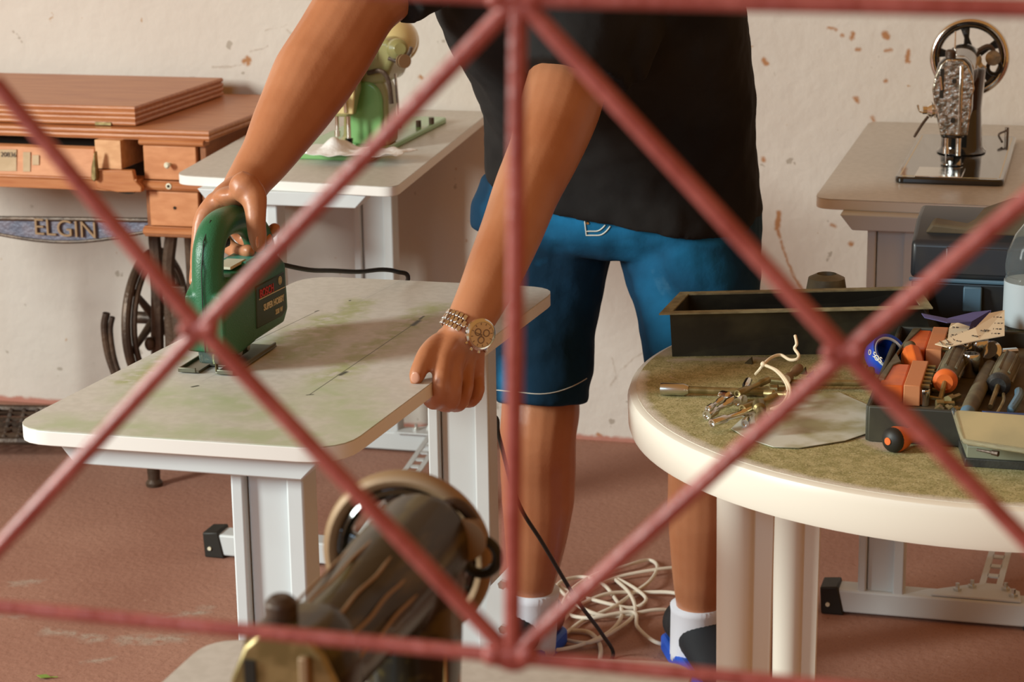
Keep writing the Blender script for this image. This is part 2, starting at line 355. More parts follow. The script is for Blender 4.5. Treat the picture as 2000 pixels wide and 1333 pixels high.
M['work_top'] = mat('work_top_laminate', (.60, .58, .53), .5, col2=(.55, .53, .48), vs=90, vlo=.4, vhi=.6)
_wq = [pz(x, y, TZ) for x, y in ((12, 836), (668, 878), (1092, 562), (598, 539))]; WOFF = Vector((sum(p.x for p in _wq)/4, sum(p.y for p in _wq)/4, 0))
def tp(x, y): return pz(x, y, TZ)-WOFF
overlay(M['work_top'], (.36, .40, .16), [(tp(610, 700), tp(700, 590), .012, .02), (tp(640, 740), tp(850, 600), .016, .022), (tp(560, 700), tp(640, 620), .015, .02), (tp(700, 680), tp(800, 640), .012, .014),
        (tp(500, 690), tp(600, 640), .014, .02), (tp(250, 745), tp(330, 700), .008, .02)], .05, 40, breakup=(55, .33, .52), strength=.95)
overlay(M['work_top'], (.40, .48, .28), [(tp(120, 830), tp(620, 860), .02, .05), (tp(300, 770), tp(520, 800), .03, .05), (tp(640, 760), tp(700, 830), .02, .05)], .06, 25, breakup=(30, .2, .55), strength=.85)
overlay(M['work_top'], (.025, .03, .015), [(tp(605, 771), tp(825, 622), .0006, .0006), (tp(600, 772), tp(611, 771), .0015, .001), (tp(664, 733), tp(676, 727), .003, .002), (tp(806, 636), tp(818, 627), .0035, .002),
        (tp(819, 624), tp(828, 618), .0016, .001), (tp(495, 668), tp(620, 608), .0005, .0006), (tp(616, 609), tp(622, 607), .0015, .001), (tp(376, 756), tp(386, 754), .0022, .001),
        (tp(683, 588), tp(684, 587), .0015, .001), (tp(335, 702), tp(336, 702), .0012, .001)])
overlay(M['work_top'], (.30, .31, .27), [(tp(395, 745), tp(790, 545), .0004, .0006), (tp(386, 755), tp(640, 775), .0003, .0005)], strength=.5)
work = desk('steel_desk', [pz(12, 836, TZ), pz(668, 878, TZ), pz(1092, 562, TZ), pz(598, 539, TZ)], [(2.19, -.948, -.858, -1.157, -.828, -1.18, -.80), (2.885, -.932, -.838, -1.14, -.80, -1.16, -.80)],
            'white topped steel desk being cut with a jigsaw, its top dusted green', 'work_top', r=.055)
m = MB().prism([(-.85, 2.86, .25), (-.80, 2.86, .25), (-.80, 2.86, .38), (-.835, 2.86, .34)], (0, .006, 0)); br = obj('leg_bracket', m, 'steel', work)
for z in (.28, .35): obj('bolt', MB().lathe([(0, 0), (.007, 0), (.007, .008), (0, .008)], (-.812, 2.855, z), (0, -1, 0), 6), 'screw', br)
bk = desk('steel_desk', [(-1.713, 3.76), (-1.252, 3.715), (-1.343, 4.675), (-1.81, 4.68)], [(3.75, -1.592, -1.501, -1.655, -1.312, -1.672, -1.28), (4.50, -1.618, -1.525, -1.72, -1.36, -1.72, -1.38)],
          'grey topped steel desk against the wall carrying the green sewing machine', 'top_grey', r=.035)
rail(bk, -1.43, 4.50, -1.36, 3.80)
rt = desk('steel_desk', [(-.485, 3.755), (-.085, 3.742), (-.085, 4.672), (-.487, 4.675)], [(3.73, -.387, -.304, -.434, -.12, -.44, -.06), (4.50, -.387, -.304, -.434, -.12, -.44, -.06)],
          'grey topped steel desk at far right carrying the black and chrome sewing machine', 'top_grey', r=.035)
rail(rt, -.155, 3.75, -.125, 4.48)
fr = desk('steel_desk', [(-.732, .92), (-.30, .93), (-.302, 1.652), (-.722, 1.607)], [(1.0, -.60, -.51, -.69, -.34, -.70, -.33), (1.52, -.60, -.51, -.69, -.34, -.70, -.33)],
          'beige topped steel desk nearest the window grille, under the gold decorated machine', 'top_grey', r=.035)

# ------------------------------------------------------------------ window grille (painted rods welded together, nearest the camera)
GY = .78
g = thing('window_grille', (-.22, GY, 1.14), 'red painted iron window grille of crossing diagonal rods in the foreground', 'grille')
def gp(x, y): return py(x, y, GY)
def rod(a, b, r=.0035, nm='diagonal_rod'):
    A = gp(*a); B = gp(*b); obj(nm, MB().tube([A, A.lerp(B, .5), B], r, 10), 'grille', g)
T_, B_, Lf, Rt = (1012, -5), (1000, 1283), (392, 643), (1652, 690)
rod(T_, B_, .0036, 'vertical_rod')
rod((-10, 160), Lf); rod(Lf, B_); rod(Lf, (-15, 1085)); rod(T_, Lf); rod(T_, Rt); rod(Rt, B_); rod(Rt, (2320, 120)); rod(Rt, (2280, 1345)); rod(T_, (1550, -520)); rod(T_, (480, -500))
rod((-400, 1147), B_, .0032, 'horizontal_rod'); rod(B_, (2300, 1408), .0032, 'horizontal_rod'); rod((400, -35), T_, .0032, 'horizontal_rod'); rod(T_, (2300, 22), .0036, 'horizontal_rod')
for c_, k in ((T_, 1.5), (B_, 1.5), (Lf, 1.1), (Rt, 1.1)):
    p = gp(*c_); m = MB(); rr = .0056*k
    m.ell(p, (rr, 0, 0), (0, .004, 0), (0, 0, rr*.8)); m.ell(p+Vector((rr*.8, -.001, rr*.2)), (rr*.6, 0, 0), (0, .004, 0), (0, 0, rr*.6)); m.ell(p+Vector((-rr*.9, -.001, -.0)), (rr*.6, 0, 0), (0, .004, 0), (0, 0, rr*.55))
    obj('weld_bead', m, 'grille', g, remesh=.0009, sm=3)

# ================================================================== SEWING MACHINES (head towards the camera, handwheel at the far end of the arm)
def wheel(t, c, r, rim_m, spoke_m, nsp=5, ax=(0, 1, 0), rr=.0065, hub=.02, twist=.3, solid=0):
    c = Vector(c); ax = Vector(ax).normalized(); u = ax.orthogonal().normalized(); v = ax.cross(u)
    wh = obj('handwheel', MB().torus(c, ax, r, rr, 56, 12, flat=1.25), rim_m, t)
    obj('hub', MB().lathe([(0, -.016), (hub*.8, -.016), (hub, -.010), (hub, .010), (hub*.8, .02), (0, .02)], c, ax), spoke_m, wh)
    for i in range(nsp):
        a = 2*PI*i/nsp+twist; d = u*math.cos(a)+v*math.sin(a); n = ax.cross(d)
        p = [c+d*(hub*.8)-n*.010, c+d*(r*.55)-n*.005, c+d*(r-.002)-n*.012, c+d*(r-.002)+n*.012, c+d*(r*.55)+n*.005, c+d*(hub*.8)+n*.010]
        obj('spoke', MB().prism([q-ax*.004 for q in p], ax*.008), spoke_m, wh, bevel=.002)
    obj('inner_ring', MB().torus(c, ax, r-.010, .0045, 56, 8, flat=1.6), spoke_m, wh)
    return wh
def machine(nm, label, x, yh, yp, yw, wx, z, za, hw, bed, mats, arm_r=.036, head=(.07, .15), wr=.072, pil=(.036, .052), zw=None, wdx=0):
    """x: arm axis, yh: front of the head, yp: pillar, yw: wheel, z: desk, za: arm centre height, bed: x0,x1,y0,y1"""
    body_m, head_m, bed_m, metal = mats[:4]
    t = thing(nm, ((bed[0]+bed[1])/2, (bed[2]+bed[3])/2, z), label, 'sewing machine')
    bz = z+.012
    o = rounded([Vector(p) for p in rect(*bed, z)], .018)
    b = obj('bed', MB().prism(o, (0, 0, .012)), bed_m, t, bevel=.003)
    cx_ = (bed[0]+bed[1])/2
    sp = obj('slide_plate', MB().box((cx_-.02, bed[2]+.055, bz+.0012), (.085, .10, .0024)), metal, b, bevel=.001)
    obj('needle_plate', MB().lathe([(0, 0), (.021, 0), (.021, .0015), (0, .0015)], (x, yh+.03, bz+.0024)), metal, b)
    # cast body: pillar, shoulder and arm in one casting
    m = MB(); rings = []
    def ring(c, a, bb, n=28, p=2.6):
        out = []
        for j in range(n):
            th = 2*PI*j/n; cs, sn = math.cos(th), math.sin(th)
            out.append(Vector(c)+Vector(a)*(abs(cs)**(2/p)*(1 if cs > 0 else -1))+Vector(bb)*(abs(sn)**(2/p)*(1 if sn > 0 else -1)))
        return out
    px_, py_ = pil
    for k, f in ((0, 1.35), (.02, 1.12), (.06, 1.0), (.5, .9), (.8, .98), (1, 1.05)):
        rings.append(ring((x+.007, yp, bz+(za-bz)*k), (px_*f, 0, 0), (0, py_*f, 0)))
    m.loft(rings); rings = []
    for k, f in ((0, .8), (.06, 1.0), (.35, .98), (.7, .86), (.92, .84), (1.0, .95)):
        y_ = yp+py_+.012-(yp+py_+.012-yh-.035)*k
        rings.append(ring((x+.002*(1-k), y_, za-.004*k), (arm_r*f, 0, 0), (0, 0, arm_r*f*1.08), p=2.2))
    m.loft(rings)
    m.lathe([(.0, -.02), (.030, -.02), (.034, .0), (.027, .018), (.022, .03), (0, .03)], (x, yp+py_, za), (0, 1, 0), 28)
    hh = head[1]; hx = head[0]
    rings = []
    for k, f in ((0, .62), (.1, .7), (.35, 1.0), (.8, 1.0), (.93, .86), (1, .55)):
        rings.append(ring((x, yh+.026, za+arm_r*1.05-hh+hh*k), (hx/2*f, 0, 0), (0, .026, 0), p=3.5))
    m.loft(rings)
    bd = obj('body', m, body_m, t, remesh=.0028, sm=4)
    # face plate
    zt = za+arm_r*1.0; zb = zt-hh+.008
    prof = [(-.30, 0), (.42, 0), (.47, .25), (.5, .5), (.56, .62), (.5, .78), (.36, .93), (.2, 1), (-.2, 1), (-.36, .93), (-.5, .78), (-.56, .6), (-.5, .42), (-.42, .3)]
    fp = obj('face_plate', MB().prism([(x+hx*a*.98, yh-.001, zb+(zt-zb)*k) for a, k in prof], (0, .006, 0)), head_m, t, bevel=.0025)
    obj('plate_rib', MB().box((x+hx*.20, yh-.003, (zb+zt)/2-.004), (hx*.09, .006, (zt-zb)*.9)), metal, fp, bevel=.0015)
    obj('slot', MB().box((x-hx*.30, yh-.0015, zt-.045), (hx*.10, .002, .055)), 'dark', fp)
    for q in (.72, .2): obj('screw', MB().lathe([(0, 0), (.0045, 0), (.0045, .004), (0, .004)], (x+hx*.02, yh-.001, zb+(zt-zb)*q), (0, -1, 0), 10), 'dark', fp)
    obj('top_cap', MB().lathe([(0, 0), (.010, 0), (.010, .012), (.006, .016), (0, .016)], (x-hx*.12, yh+.02, zt), (0, 0, 1), 14), 'iron', t, bevel=.001)
    # needle and presser bars
    nb = obj('needle_bar', MB().tube([(x-.010, yh+.012, zb+.06), (x-.010, yh+.012, bz+.028)], .0038, 12), metal, t)
    obj('needle_clamp', MB().lathe([(0, 0), (.006, 0), (.006, .012), (0, .012)], (x-.010, yh+.012, bz+.024)), 'chrome', nb)
    obj('needle', MB().tube([(x-.010, yh+.012, bz+.024), (x-.010, yh+.012, bz+.002)], [.0011, .0004], 6), 'chrome', nb)
    pb = obj('presser_bar', MB().tube([(x+.012, yh+.018, zb+.04), (x+.012, yh+.018, bz+.02)], .0048, 12), 'chrome', t)
    obj('presser_foot', MB().prism([(x+.004, yh+.018, bz+.02), (x+.020, yh+.018, bz+.02), (x+.020, yh+.01, bz+.004), (x+.020, yh-.012, bz+.006), (x+.004, yh-.012, bz+.006), (x+.004, yh+.01, bz+.004)], (0, .004, 0)), 'chrome', pb)
    # thread tension on the left of the head
    tx = x-hx*.5; tz = zb+.045
    td = obj('tension_dial', MB().lathe([(0, 0), (.012, 0), (.016, .004), (.012, .008), (.016, .012), (.012, .016), (.008, .020), (.008, .028), (0, .028)], (tx+.006, yh+.02, tz), (-1, -.25, 0), 22), metal, t)
    obj('lever', MB().tube(curve([(tx-.010, yh+.012, tz-.012), (tx-.02, yh+.006, tz-.026), (tx-.034, yh, tz-.05)]), [.0028]*16+[.002], 8), 'iron', td)
    obj('thread_hook', MB().tube(curve([(tx-.016, yh+.012, tz-.006), (tx-.026, yh+.01, tz-.002), (tx-.030, yh+.008, tz+.010)]), .0018, 8), metal, td)
    tl = obj('take_up_lever', MB().tube([(x-hx*.30, yh-.001, zt-.05), (x-hx*.30, yh-.010, zt-.055), (x-hx*.34, yh-.014, zt-.03)], .0022, 8), 'chrome', t)
    # bobbin winder by the wheel
    wc = Vector((wx, yw, zw or za))
    bw = obj('bobbin_winder', MB().tube(curve([(wdx+x+.02, yw-.05, za+.015), (wdx+x+.045, yw-.045, za+.028), (wdx+x+.058, yw-.04, za+.012), (wdx+x+.056, yw-.04, za-.01)]), .0045, 10), 'iron', t)
    obj('bobbin_disc', MB().lathe([(0, -.006), (.015, -.006), (.015, -.003), (.005, -.003), (.005, .006), (.012, .006), (.012, .009), (0, .009)], (wdx+x+.056, yw-.052, za+.006), (0, 1, 0), 20), metal, bw)
    obj('winder_tyre', MB().torus((wdx+x+.058, yw-.028, za-.016), (0, 1, 0), .013, .004, 24, 8), 'rubber', bw)
    if wdx == 0: obj('spool_pin', MB().tube([(x-.012, yp-.01, za+arm_r*.9), (x-.012, yp-.01, za+arm_r+.032)], .0018, 8), metal, t)
    wheel(t, wc, wr, mats[4], mats[5] if len(mats) > 5 else 'jap')
    return t

rm = machine('sewing_machine', 'old black sewing machine with engraved chrome faceplate on the right desk', -.270, 4.05, 4.24, 4.385, -.263, TZ, .948, .07, (-.362, -.166, 3.93, 4.445),
             ('jap', 'chrome_orn', 'jap', 'chrome', 'chrome', 'jap'), pil=(.040, .048))
for sx in (-.353, -.175):
    obj('gold_line', MB().box((sx, 4.19, TZ+.0122), (.0016, .47, .0005)), 'gold', rm)
obj('gold_line', MB().box((-.264, 3.945, TZ+.0122), (.17, .0016, .0005)), 'gold', rm)
obj('spool_post', MB().tube([(-.185, 4.41, TZ+.012), (-.185, 4.41, TZ+.035)], .004, 8), 'iron', rm)
obj('bed_hook', MB().tube(curve([(-.185, 4.40, TZ+.03), (-.198, 4.36, TZ+.028), (-.19, 4.33, TZ+.018)]), .0022, 8), 'iron', rm)

gm = machine('sewing_machine', 'vintage green and cream sewing machine holding a white cloth, on the left desk', -1.475, 4.04, 4.175, 4.27, -1.425, TZ, .955, .07, (-1.578, -1.39, 3.975, 4.50),
             ('olive', 'creamE', 'green', 'chrome', 'creamE', 'olive'), arm_r=.040, wr=.040, pil=(.042, .055), zw=.975)
pc = Vector((-1.4415, 4.105, .79))
def arch(w_, h, y, n=14):
    pts = [(pc.x-w_, y, pc.z-.008), (pc.x+w_, y, pc.z-.008)]
    return pts+[(pc.x+w_*math.cos(PI*i/n), y, pc.z+h-w_*1.1+w_*1.1*math.sin(PI*i/n)) for i in range(n+1)]
gb = obj('pillar_front', MB().prism(arch(.047, .142, 4.105), (0, .06, 0)), 'olive', gm, bevel=.006, bseg=3)
obj('green_panel', MB().prism(arch(.037, .122, 4.098), (0, .02, 0)), 'green', gb, bevel=.006, bseg=3)
hd = obj('arm_cover', MB().prism([(-1.50, 4.10, .90), (-1.40, 4.10, .905), (-1.375, 4.10, .96), (-1.385, 4.10, .998), (-1.44, 4.10, .995), (-1.50, 4.10, .975)], (0, .13, 0)), 'olive', gm, bevel=.012, bseg=4)
obj('dome', MB().ell((-1.415, 4.2, .985), (.055, 0, 0), (0, .05, 0), (0, 0, .048)), 'creamE', gm)
obj('number_plate', MB().box((-1.425, 4.099, .965), (.028, .002, .018)), 'olive', hd)
obj('plate_number', text_mb('528', .014, (-1.425, 4.0975, .965), (1, 0, 0), (0, 0, 1), .0004), 'cream', hd)
dr = obj('stitch_dial', MB().lathe([(0, 0), (.020, 0), (.022, .01), (.020, .02), (.012, .024), (.012, .034), (0, .034)], (-1.372, 4.10, .978), (.5, -.8, .1), 20), 'olive', gm)
obj('bobbin_winder_arm', MB().tube(curve([(-1.385, 4.09, .96), (-1.36, 4.085, .955), (-1.34, 4.08, .97), (-1.333, 4.08, .985)]), .004, 8), 'iron', gm)
obj('bobbin', MB().lathe([(0, 0), (.014, 0), (.014, .003), (.005, .003), (.005, .01), (.014, .01), (.014, .013), (0, .013)], (-1.352, 4.075, .958), (.7, -.7, 0), 18), 'iron_t', gm)
obj('lever_bracket', MB().tube(curve([(-1.43, 4.09, .93), (-1.40, 4.085, .935), (-1.385, 4.085, .915), (-1.38, 4.085, .87)]), .005, 8), 'iron', gm)
obj('thread_rod', MB().tube([(-1.372, 4.09, .93), (-1.365, 4.09, .82)], .003, 8), 'chrome', gm)
obj('tension_spring', MB().lathe([(0, 0), (.012, 0), (.012, .005), (.009, .007), (.013, .010), (.009, .014), (.013, .018), (0, .018)], (-1.478, 4.02, .883), (1, -.5, 0), 18), 'iron_t', gm)
for x_ in (-1.41, -1.395): obj('cam_screw', MB().lathe([(0, 0), (.006, 0), (.006, .014), (0, .014)], (x_, 4.38+(x_+1.4)*3, TZ+.012), (0, 0, 1), 10), 'iron', gm)
fm = machine('sewing_machine', 'black sewing machine with gold decals in the foreground behind the grille', -.446, 1.095, 1.315, 1.41, -.4735, TZ, .968, .07, (-.545, -.36, .99, 1.47),
             ('jap_gold', 'brass_d', 'jap', 'iron_t', 'iron_t', 'jap'), arm_r=.035, wr=.0585, pil=(.033, .042), zw=.938, wdx=-.022)
random.seed(3)
for k in range(6):   # gold decals along arm and pillar; arm lines also paint in reflection streaks
    a = (-.6, .1, .95, .5, -.15, 1.35)[k]; pts = []
    for i in range(26):
        f = i/25; y_ = 1.13+.17*f; th = a+.02*math.sin(f*16+k*2)
        pts.append(Vector((-.446+.0325*math.sin(th), y_, .966+.0350*math.cos(th))))
    if k != 1: obj('gold_decal', MB().tube(pts, .0011, 6), 'iron_t', fm)
for k in range(2):
    obj('gold_decal', MB().tube([(-.446+.0370, 1.295+.03*k, .80), (-.446+.0345, 1.295+.03*k, .94)], .0014, 6), 'gold', fm)

# white cloth under the green machine's needle
cl = MB(); n = 26; P0 = pz(578, 304, TZ+.02); P1 = pz(772, 306, TZ+.02); 
for i in range(n+1):
    for j in range(11):
        u = i/n; v = j/10; b_ = P0.lerp(P1, u)+Vector((.02*v, .11*v*(1-.25*u), 0))
        h = .006+.014*abs(noise.noise(Vector((u*6, v*3, 1))))+.03*max(0, 1-abs(u-.26)*6)*max(0, 1-abs(v-.55)*2.2)
        cl.v.append(Vector((b_.x+.004*math.sin(v*9), b_.y+.008*math.sin(u*13), TZ+.013+h)))
cl.f = [[i*11+j, (i+1)*11+j, (i+1)*11+j+1, i*11+j+1] for i in range(n) for j in range(10)]
props(obj('cloth', cl, 'cloth', loc=(-1.48, 4.02, TZ+.014), solid=.0015, sub=1, smooth=180), 'crumpled white cloth pinned under the needle of the green machine', 'cloth')

# ================================================================== TREADLE CABINET
CY = 4.12; ez = .80
e = thing('treadle_sewing_cabinet', (-2.1, 4.36, 0), 'wooden treadle sewing cabinet with cast iron stand against the left wall', 'sewing cabinet')
def ex(px, Y=CY): return py(px, 300, Y).x
def ezz(px, pyy, Y=CY): return py(px, pyy, Y).z
xr = py(400, 270, CY-.02).x; zt = .797; XL = -2.75
m = MB()
prof = [(0, 0), (-.004, -.003), (-.004, -.007), (.0, -.009), (-.004, -.012), (-.004, -.018), (.002, -.020), (.006, -.022)]
m.box(((XL+xr)/2, (CY+4.66)/2, zt-.011), (xr-XL, 4.66-CY, .022)); 
for dz in (-.005, -.015): m.tube([(XL, CY, zt+dz), (xr, CY, zt+dz), (xr, 4.66, zt+dz)], .0055, 8)
obj('tabletop', m, 'wood', e)
# folded leaf lying on the top
lz = zt+.043; lx = pz(262, 208, lz).x; ly = pz(262, 208, lz).y; lby = pz(402, 151, lz).y
m = MB(); m.box(((XL+lx)/2, (ly+lby)/2, zt+.022), (lx-XL, lby-ly, .041))
for dz in (.006, .017, .027, .038): m.tube([(XL, ly, zt+dz), (lx, ly, zt+dz), (lx, lby, zt+dz)], .0048, 8)
lf = obj('folded_leaf', m, 'wood', e)
obj('hinge', MB().box((ex(194), ly-.004, zt+.005), (.038, .006, .007)), 'brass_d', lf, bevel=.001)
# right side panel and drawer pedestal
x0 = ex(277); x1 = ex(398); xin = ex(300)
z_b = py(283, 460, CY).z
m = MB(); m.box((x1-.006, (CY+.01+4.62)/2, (zt-.02+z_b)/2), (.014, 4.62-CY-.01, zt-.02-z_b)); m.box((x0+.006, (CY+.01+4.62)/2, (zt-.02+z_b)/2), (.014, 4.62-CY-.01, zt-.02-z_b))
m.box(((x0+x1)/2, 4.60, (zt-.02+z_b)/2), (x1-x0, .02, zt-.02-z_b)); m.box(((x0+x1)/2, 4.36, z_b+.005), (x1-x0, .5, .01))
obj('pedestal', m, 'wood_d', e, bevel=.002)
def band(pa, pb): 
    za, zb_ = py(277, pa, CY).z, py(277, pb, CY).z; mm = MB(); mm.box(((x0+x1)/2, CY+.012, (za+zb_)/2), (x1-x0+.006, .03, za-zb_)); mm.tube([(x0-.003, CY-.003, (za+zb_)/2), (x1+.003, CY-.003, (za+zb_)/2)], (za-zb_)*.42, 10)
    return obj('rail', mm, 'wood', e, bevel=.001)
band(270, 283); kr = band(352, 371); band(441, 459)
obj('keyhole_plate', MB().lathe([(0, 0), (.0065, 0), (.0065, .002), (.0035, .003), (.0028, .001), (0, .001)], (py(334, 362, CY).x, CY-.011, py(334, 362, CY).z), (0, -1, 0), 16), 'cream', kr)
obj('keyhole', MB().lathe([(0, 0), (.003, 0), (.003, .001), (0, .001)], (py(334, 362, CY).x, CY-.0125, py(334, 362, CY).z), (0, -1, 0), 10), 'dark', kr)
for pa, pb, xa in ((283, 351, 277), (372, 441, 284)):
    za, zb_ = py(280, pa, CY).z-.001, py(280, pb, CY).z+.001; xa = py(xa, 300, CY).x+.003; xb = x1-.018
    d = obj('drawer', MB().box(((xa+xb)/2, CY+.20, (za+zb_)/2), (xb-xa, .40, za-zb_)), 'wood_l', e, bevel=.002)
    kx = py(332 if pa < 300 else 337, 320, CY).x; kz = py(332, 321 if pa < 300 else 406, CY).z
    if pa < 300: obj('knob', MB().lathe([(0, 0), (.004, 0), (.003, .008), (.006, .012), (.007, .016), (.004, .020), (0, .020)], (kx, CY, kz), (0, -1, 0), 14), 'cream', d)
    else: obj('knob_hole', MB().lathe([(0, 0), (.0035, 0), (.0035, .001), (0, .001)], (kx, CY-.0005, kz), (0, -1, 0), 10), 'dark', d)
# protruding block under the top
bz0 = py(210, 330, CY-.02).z
m = MB(); bx0 = py(186, 300, CY-.02).x; bx1 = py(236, 300, CY-.02).x
obj('leaf_support', MB().box(((bx0+bx1)/2, CY+.095, (zt-.022+bz0)/2), (bx1-bx0, .23, zt-.022-bz0)), 'wood_p', e, bevel=.001)
# dark opening, tilted front panel with old labels, lower rail
obj('well', MB().box(((XL+x0)/2, 4.42, .715), (x0-XL, .34, .10)), 'dark', e)
pa0, pa1 = py(-700, 283, CY), py(184, 291, CY); pb1 = py(180, 352, CY-.03); pb0 = Vector((XL, CY-.03, pb1.z)); pa0 = Vector((XL, CY, pa1.z))
tpn = obj('tilted_panel', MB().prism([pa0, pa1, pb1, pb0], (0, .012, .004)), 'wood_l', e, bevel=.001)
def onp(px, pyy):
    t_ = (pyy-287)/(352-287); return py(px, pyy, CY-.03*t_-.0015)
for (a, b_, c_, d_) in ((-25, 292, 33, 334), (46, 297, 60, 335), (64, 303, 77, 322)):
    lb = obj('label', MB().prism([onp(a, b_), onp(c_, b_), onp(c_, d_), onp(a, d_)], (0, -.0025, 0)), 'paper', tpn)
up_ = (onp(20, 292)-onp(20, 334)).normalized()
obj('number', text_mb('20836', .015, onp(18, 302)+Vector((0, -.004, 0)), (1, 0, 0), up_, .0002), 'ink', tpn)
m = MB(); zl0 = py(100, 347, CY-.03).z; zl1 = py(100, 369, CY-.03).z
m.box(((XL+x0)/2, CY+.0, (zl0+zl1)/2), (x0-XL, .06, zl0-zl1)); m.tube([(XL, CY-.03, zl0), (x0, CY-.03, zl0)], .004, 8)
lr = obj('lower_rail', m, 'wood', e, bevel=.001)
ho = obj('finger_hole', MB().prism([Vector((py(234, 367, CY-.03).x+.036*math.cos(a)*(1), CY-.0335, py(234, 367, CY-.03).z+.010*math.sin(a)-.007*math.cos(a))) for a in [2*PI*i/20 for i in range(20)]], (0, .02, 0)), 'dark', lr)
obj('tin_clip', MB().prism([py(184, 296, CY-.05), py(187, 330, CY-.05), py(188, 350, CY-.05), py(183, 356, CY-.05), py(177, 350, CY-.05), py(178, 325, CY-.05)], (.0, .015, 0)), 'brass_d', e, bevel=.002)
cs = [py(187, 333, CY-.035), py(258, 333, CY-.035), py(262, 352, CY-.035), py(276, 366, CY-.035), py(276, 376, CY-.035), py(230, 376, CY-.035), py(187, 368, CY-.035)]
obj('shaped_bracket', MB().prism(cs, (0, .016, 0)), 'wood', e, bevel=.002)
# cast iron name plate
top = [py(px, 424+px*.02, CY+.03) for px in range(-330, 300, 30)]; bot = []
NY = CY+.03
for i in range(22):
    f = i/21; px = 290-620*f; bot.append(py(px, 436+36*math.sin(PI*min(1, max(0, (290-px)/310+.05)))**.8 if px > -20 else 436+36*math.sin(PI*max(0, (px+330)/620)), NY))
Ct = [py(px, 423+(px+330)*.012, NY) for px in range(-330, 291, 31)]
Cb = [py(px, 440+33*math.cos((px-130)/460*PI)**1.3 if abs(px-130) < 230 else 440, NY) for px in range(290, -331, -31)]
plate = obj('name_plate', MB().prism(Ct+Cb, (0, .008, 0)), 'iron_b', e)
m = MB(); m.tube(Ct, .0055, 8); m.tube([Cb[0]]+Cb, .004, 8); obj('plate_rim', m, 'iron', plate)
obj('lettering', text_mb('ELGIN', .052, py(130, 447, NY)+Vector((0, -.004, 0)), (1, 0, -.02), (0, 0, 1), .004, -.0004, 1.06), 'iron_t', plate)
# cast iron leg frame, belt wheel, treadle
for px in (301, 335, 371):
    a = py(px, 455, CY+.10); b_ = py(px+8, 700, CY+.10); ft = Vector((b_.x, CY+.10, .12))
    obj('leg', MB().tube(curve([a, py(px+(5 if px != 335 else -6), 540, CY+.10), b_, ft]), .0115, 8, flat=1.3), 'iron', e)
obj('frame_web', MB().prism([py(318, 560, CY+.09), py(362, 560, CY+.09), py(366, 700, CY+.09), py(322, 700, CY+.09)], (0, .012, 0)), 'iron', e, bevel=.003)
a = pz(298, 952, 0)
lg = obj('leg', MB().lathe([(0, 0), (.018, 0), (.019, .008), (.0135, .016), (.015, .05), (.019, .12), (.016, .2), (0, .2)], (a.x, a.y+.01, .0), (0, 0, 1), 16), 'iron', e)
lg2 = obj('leg', MB().lathe([(0, 0), (.018, 0), (.019, .008), (.0135, .016), (.015, .05), (.019, .12), (.016, .2), (0, .2)], (a.x, 4.5, .0), (0, 0, 1), 16), 'iron', e)
lg3 = obj('leg', MB().lathe([(0, 0), (.018, 0), (.019, .008), (.0135, .016), (.015, .05), (.019, .12), (.016, .55), (0, .55)], (-2.62, a.y, .0), (0, 0, 1), 16), 'iron', e)
obj('frame_foot_rail', MB().tube([(a.x, 4.13, .12), (a.x, 4.5, .12)], .012, 8), 'iron', e)
wc = py(303, 622, 4.30)
bw = obj('belt_wheel', MB().torus(wc, (1, 0, 0), .150, .0105, 56, 10), 'iron', e)
obj('wheel_groove', MB().torus(wc+Vector((.014, 0, 0)), (1, 0, 0), .139, .007, 56, 8), 'iron', bw)
for i in range(6):
    a_ = 2*PI*i/6+.35; obj('spoke', MB().tube([wc, wc+Vector((0, math.cos(a_), math.sin(a_)))*.145], [.011, .006], 8), 'iron', bw)
obj('axle', MB().tube([wc-Vector((.05, 0, 0)), wc+Vector((.09, 0, 0))], .014, 14), 'iron', bw)
g1 = [py(208, 612, 4.2), py(204, 640, 4.2), py(211, 690, 4.2), py(226, 735, 4.2), py(248, 790, 4.2)]
bg = obj('belt_guard', MB().tube(curve(g1), .0085, 10), 'iron', e)
obj('belt_guard_bar', MB().tube(curve([p+Vector((.014, 0, -.008)) for p in g1]), .006, 10), 'iron', bg)
obj('pitman_ball', MB().ell(py(292, 672, 4.2), (.011, 0, 0), (0, .011, 0), (0, 0, .016)), 'iron', e)
q = [pz(-300, 862, .05), pz(88, 862, .05), pz(100, 800, .05), pz(-260, 795, .05)]
m = MB(); ed = [Vector(v) for v in q]; m.tube(ed+[ed[0]], .010, 8)
for i in range(1, 14): m.tube([ed[0].lerp(ed[1], i/14), ed[3].lerp(ed[2], i/14)], .005, 6)
for i in range(1, 6): m.tube([ed[0].lerp(ed[3], i/6), ed[1].lerp(ed[2], i/6)], .006, 6)
for i in range(6): m.tube([ed[0].lerp(ed[1], .5+i/14)+Vector((0, .05, 0)), ed[0].lerp(ed[1], .55+i/14)+Vector((0, .15, 0))], .006, 6)
obj('treadle', m, 'iron', e)

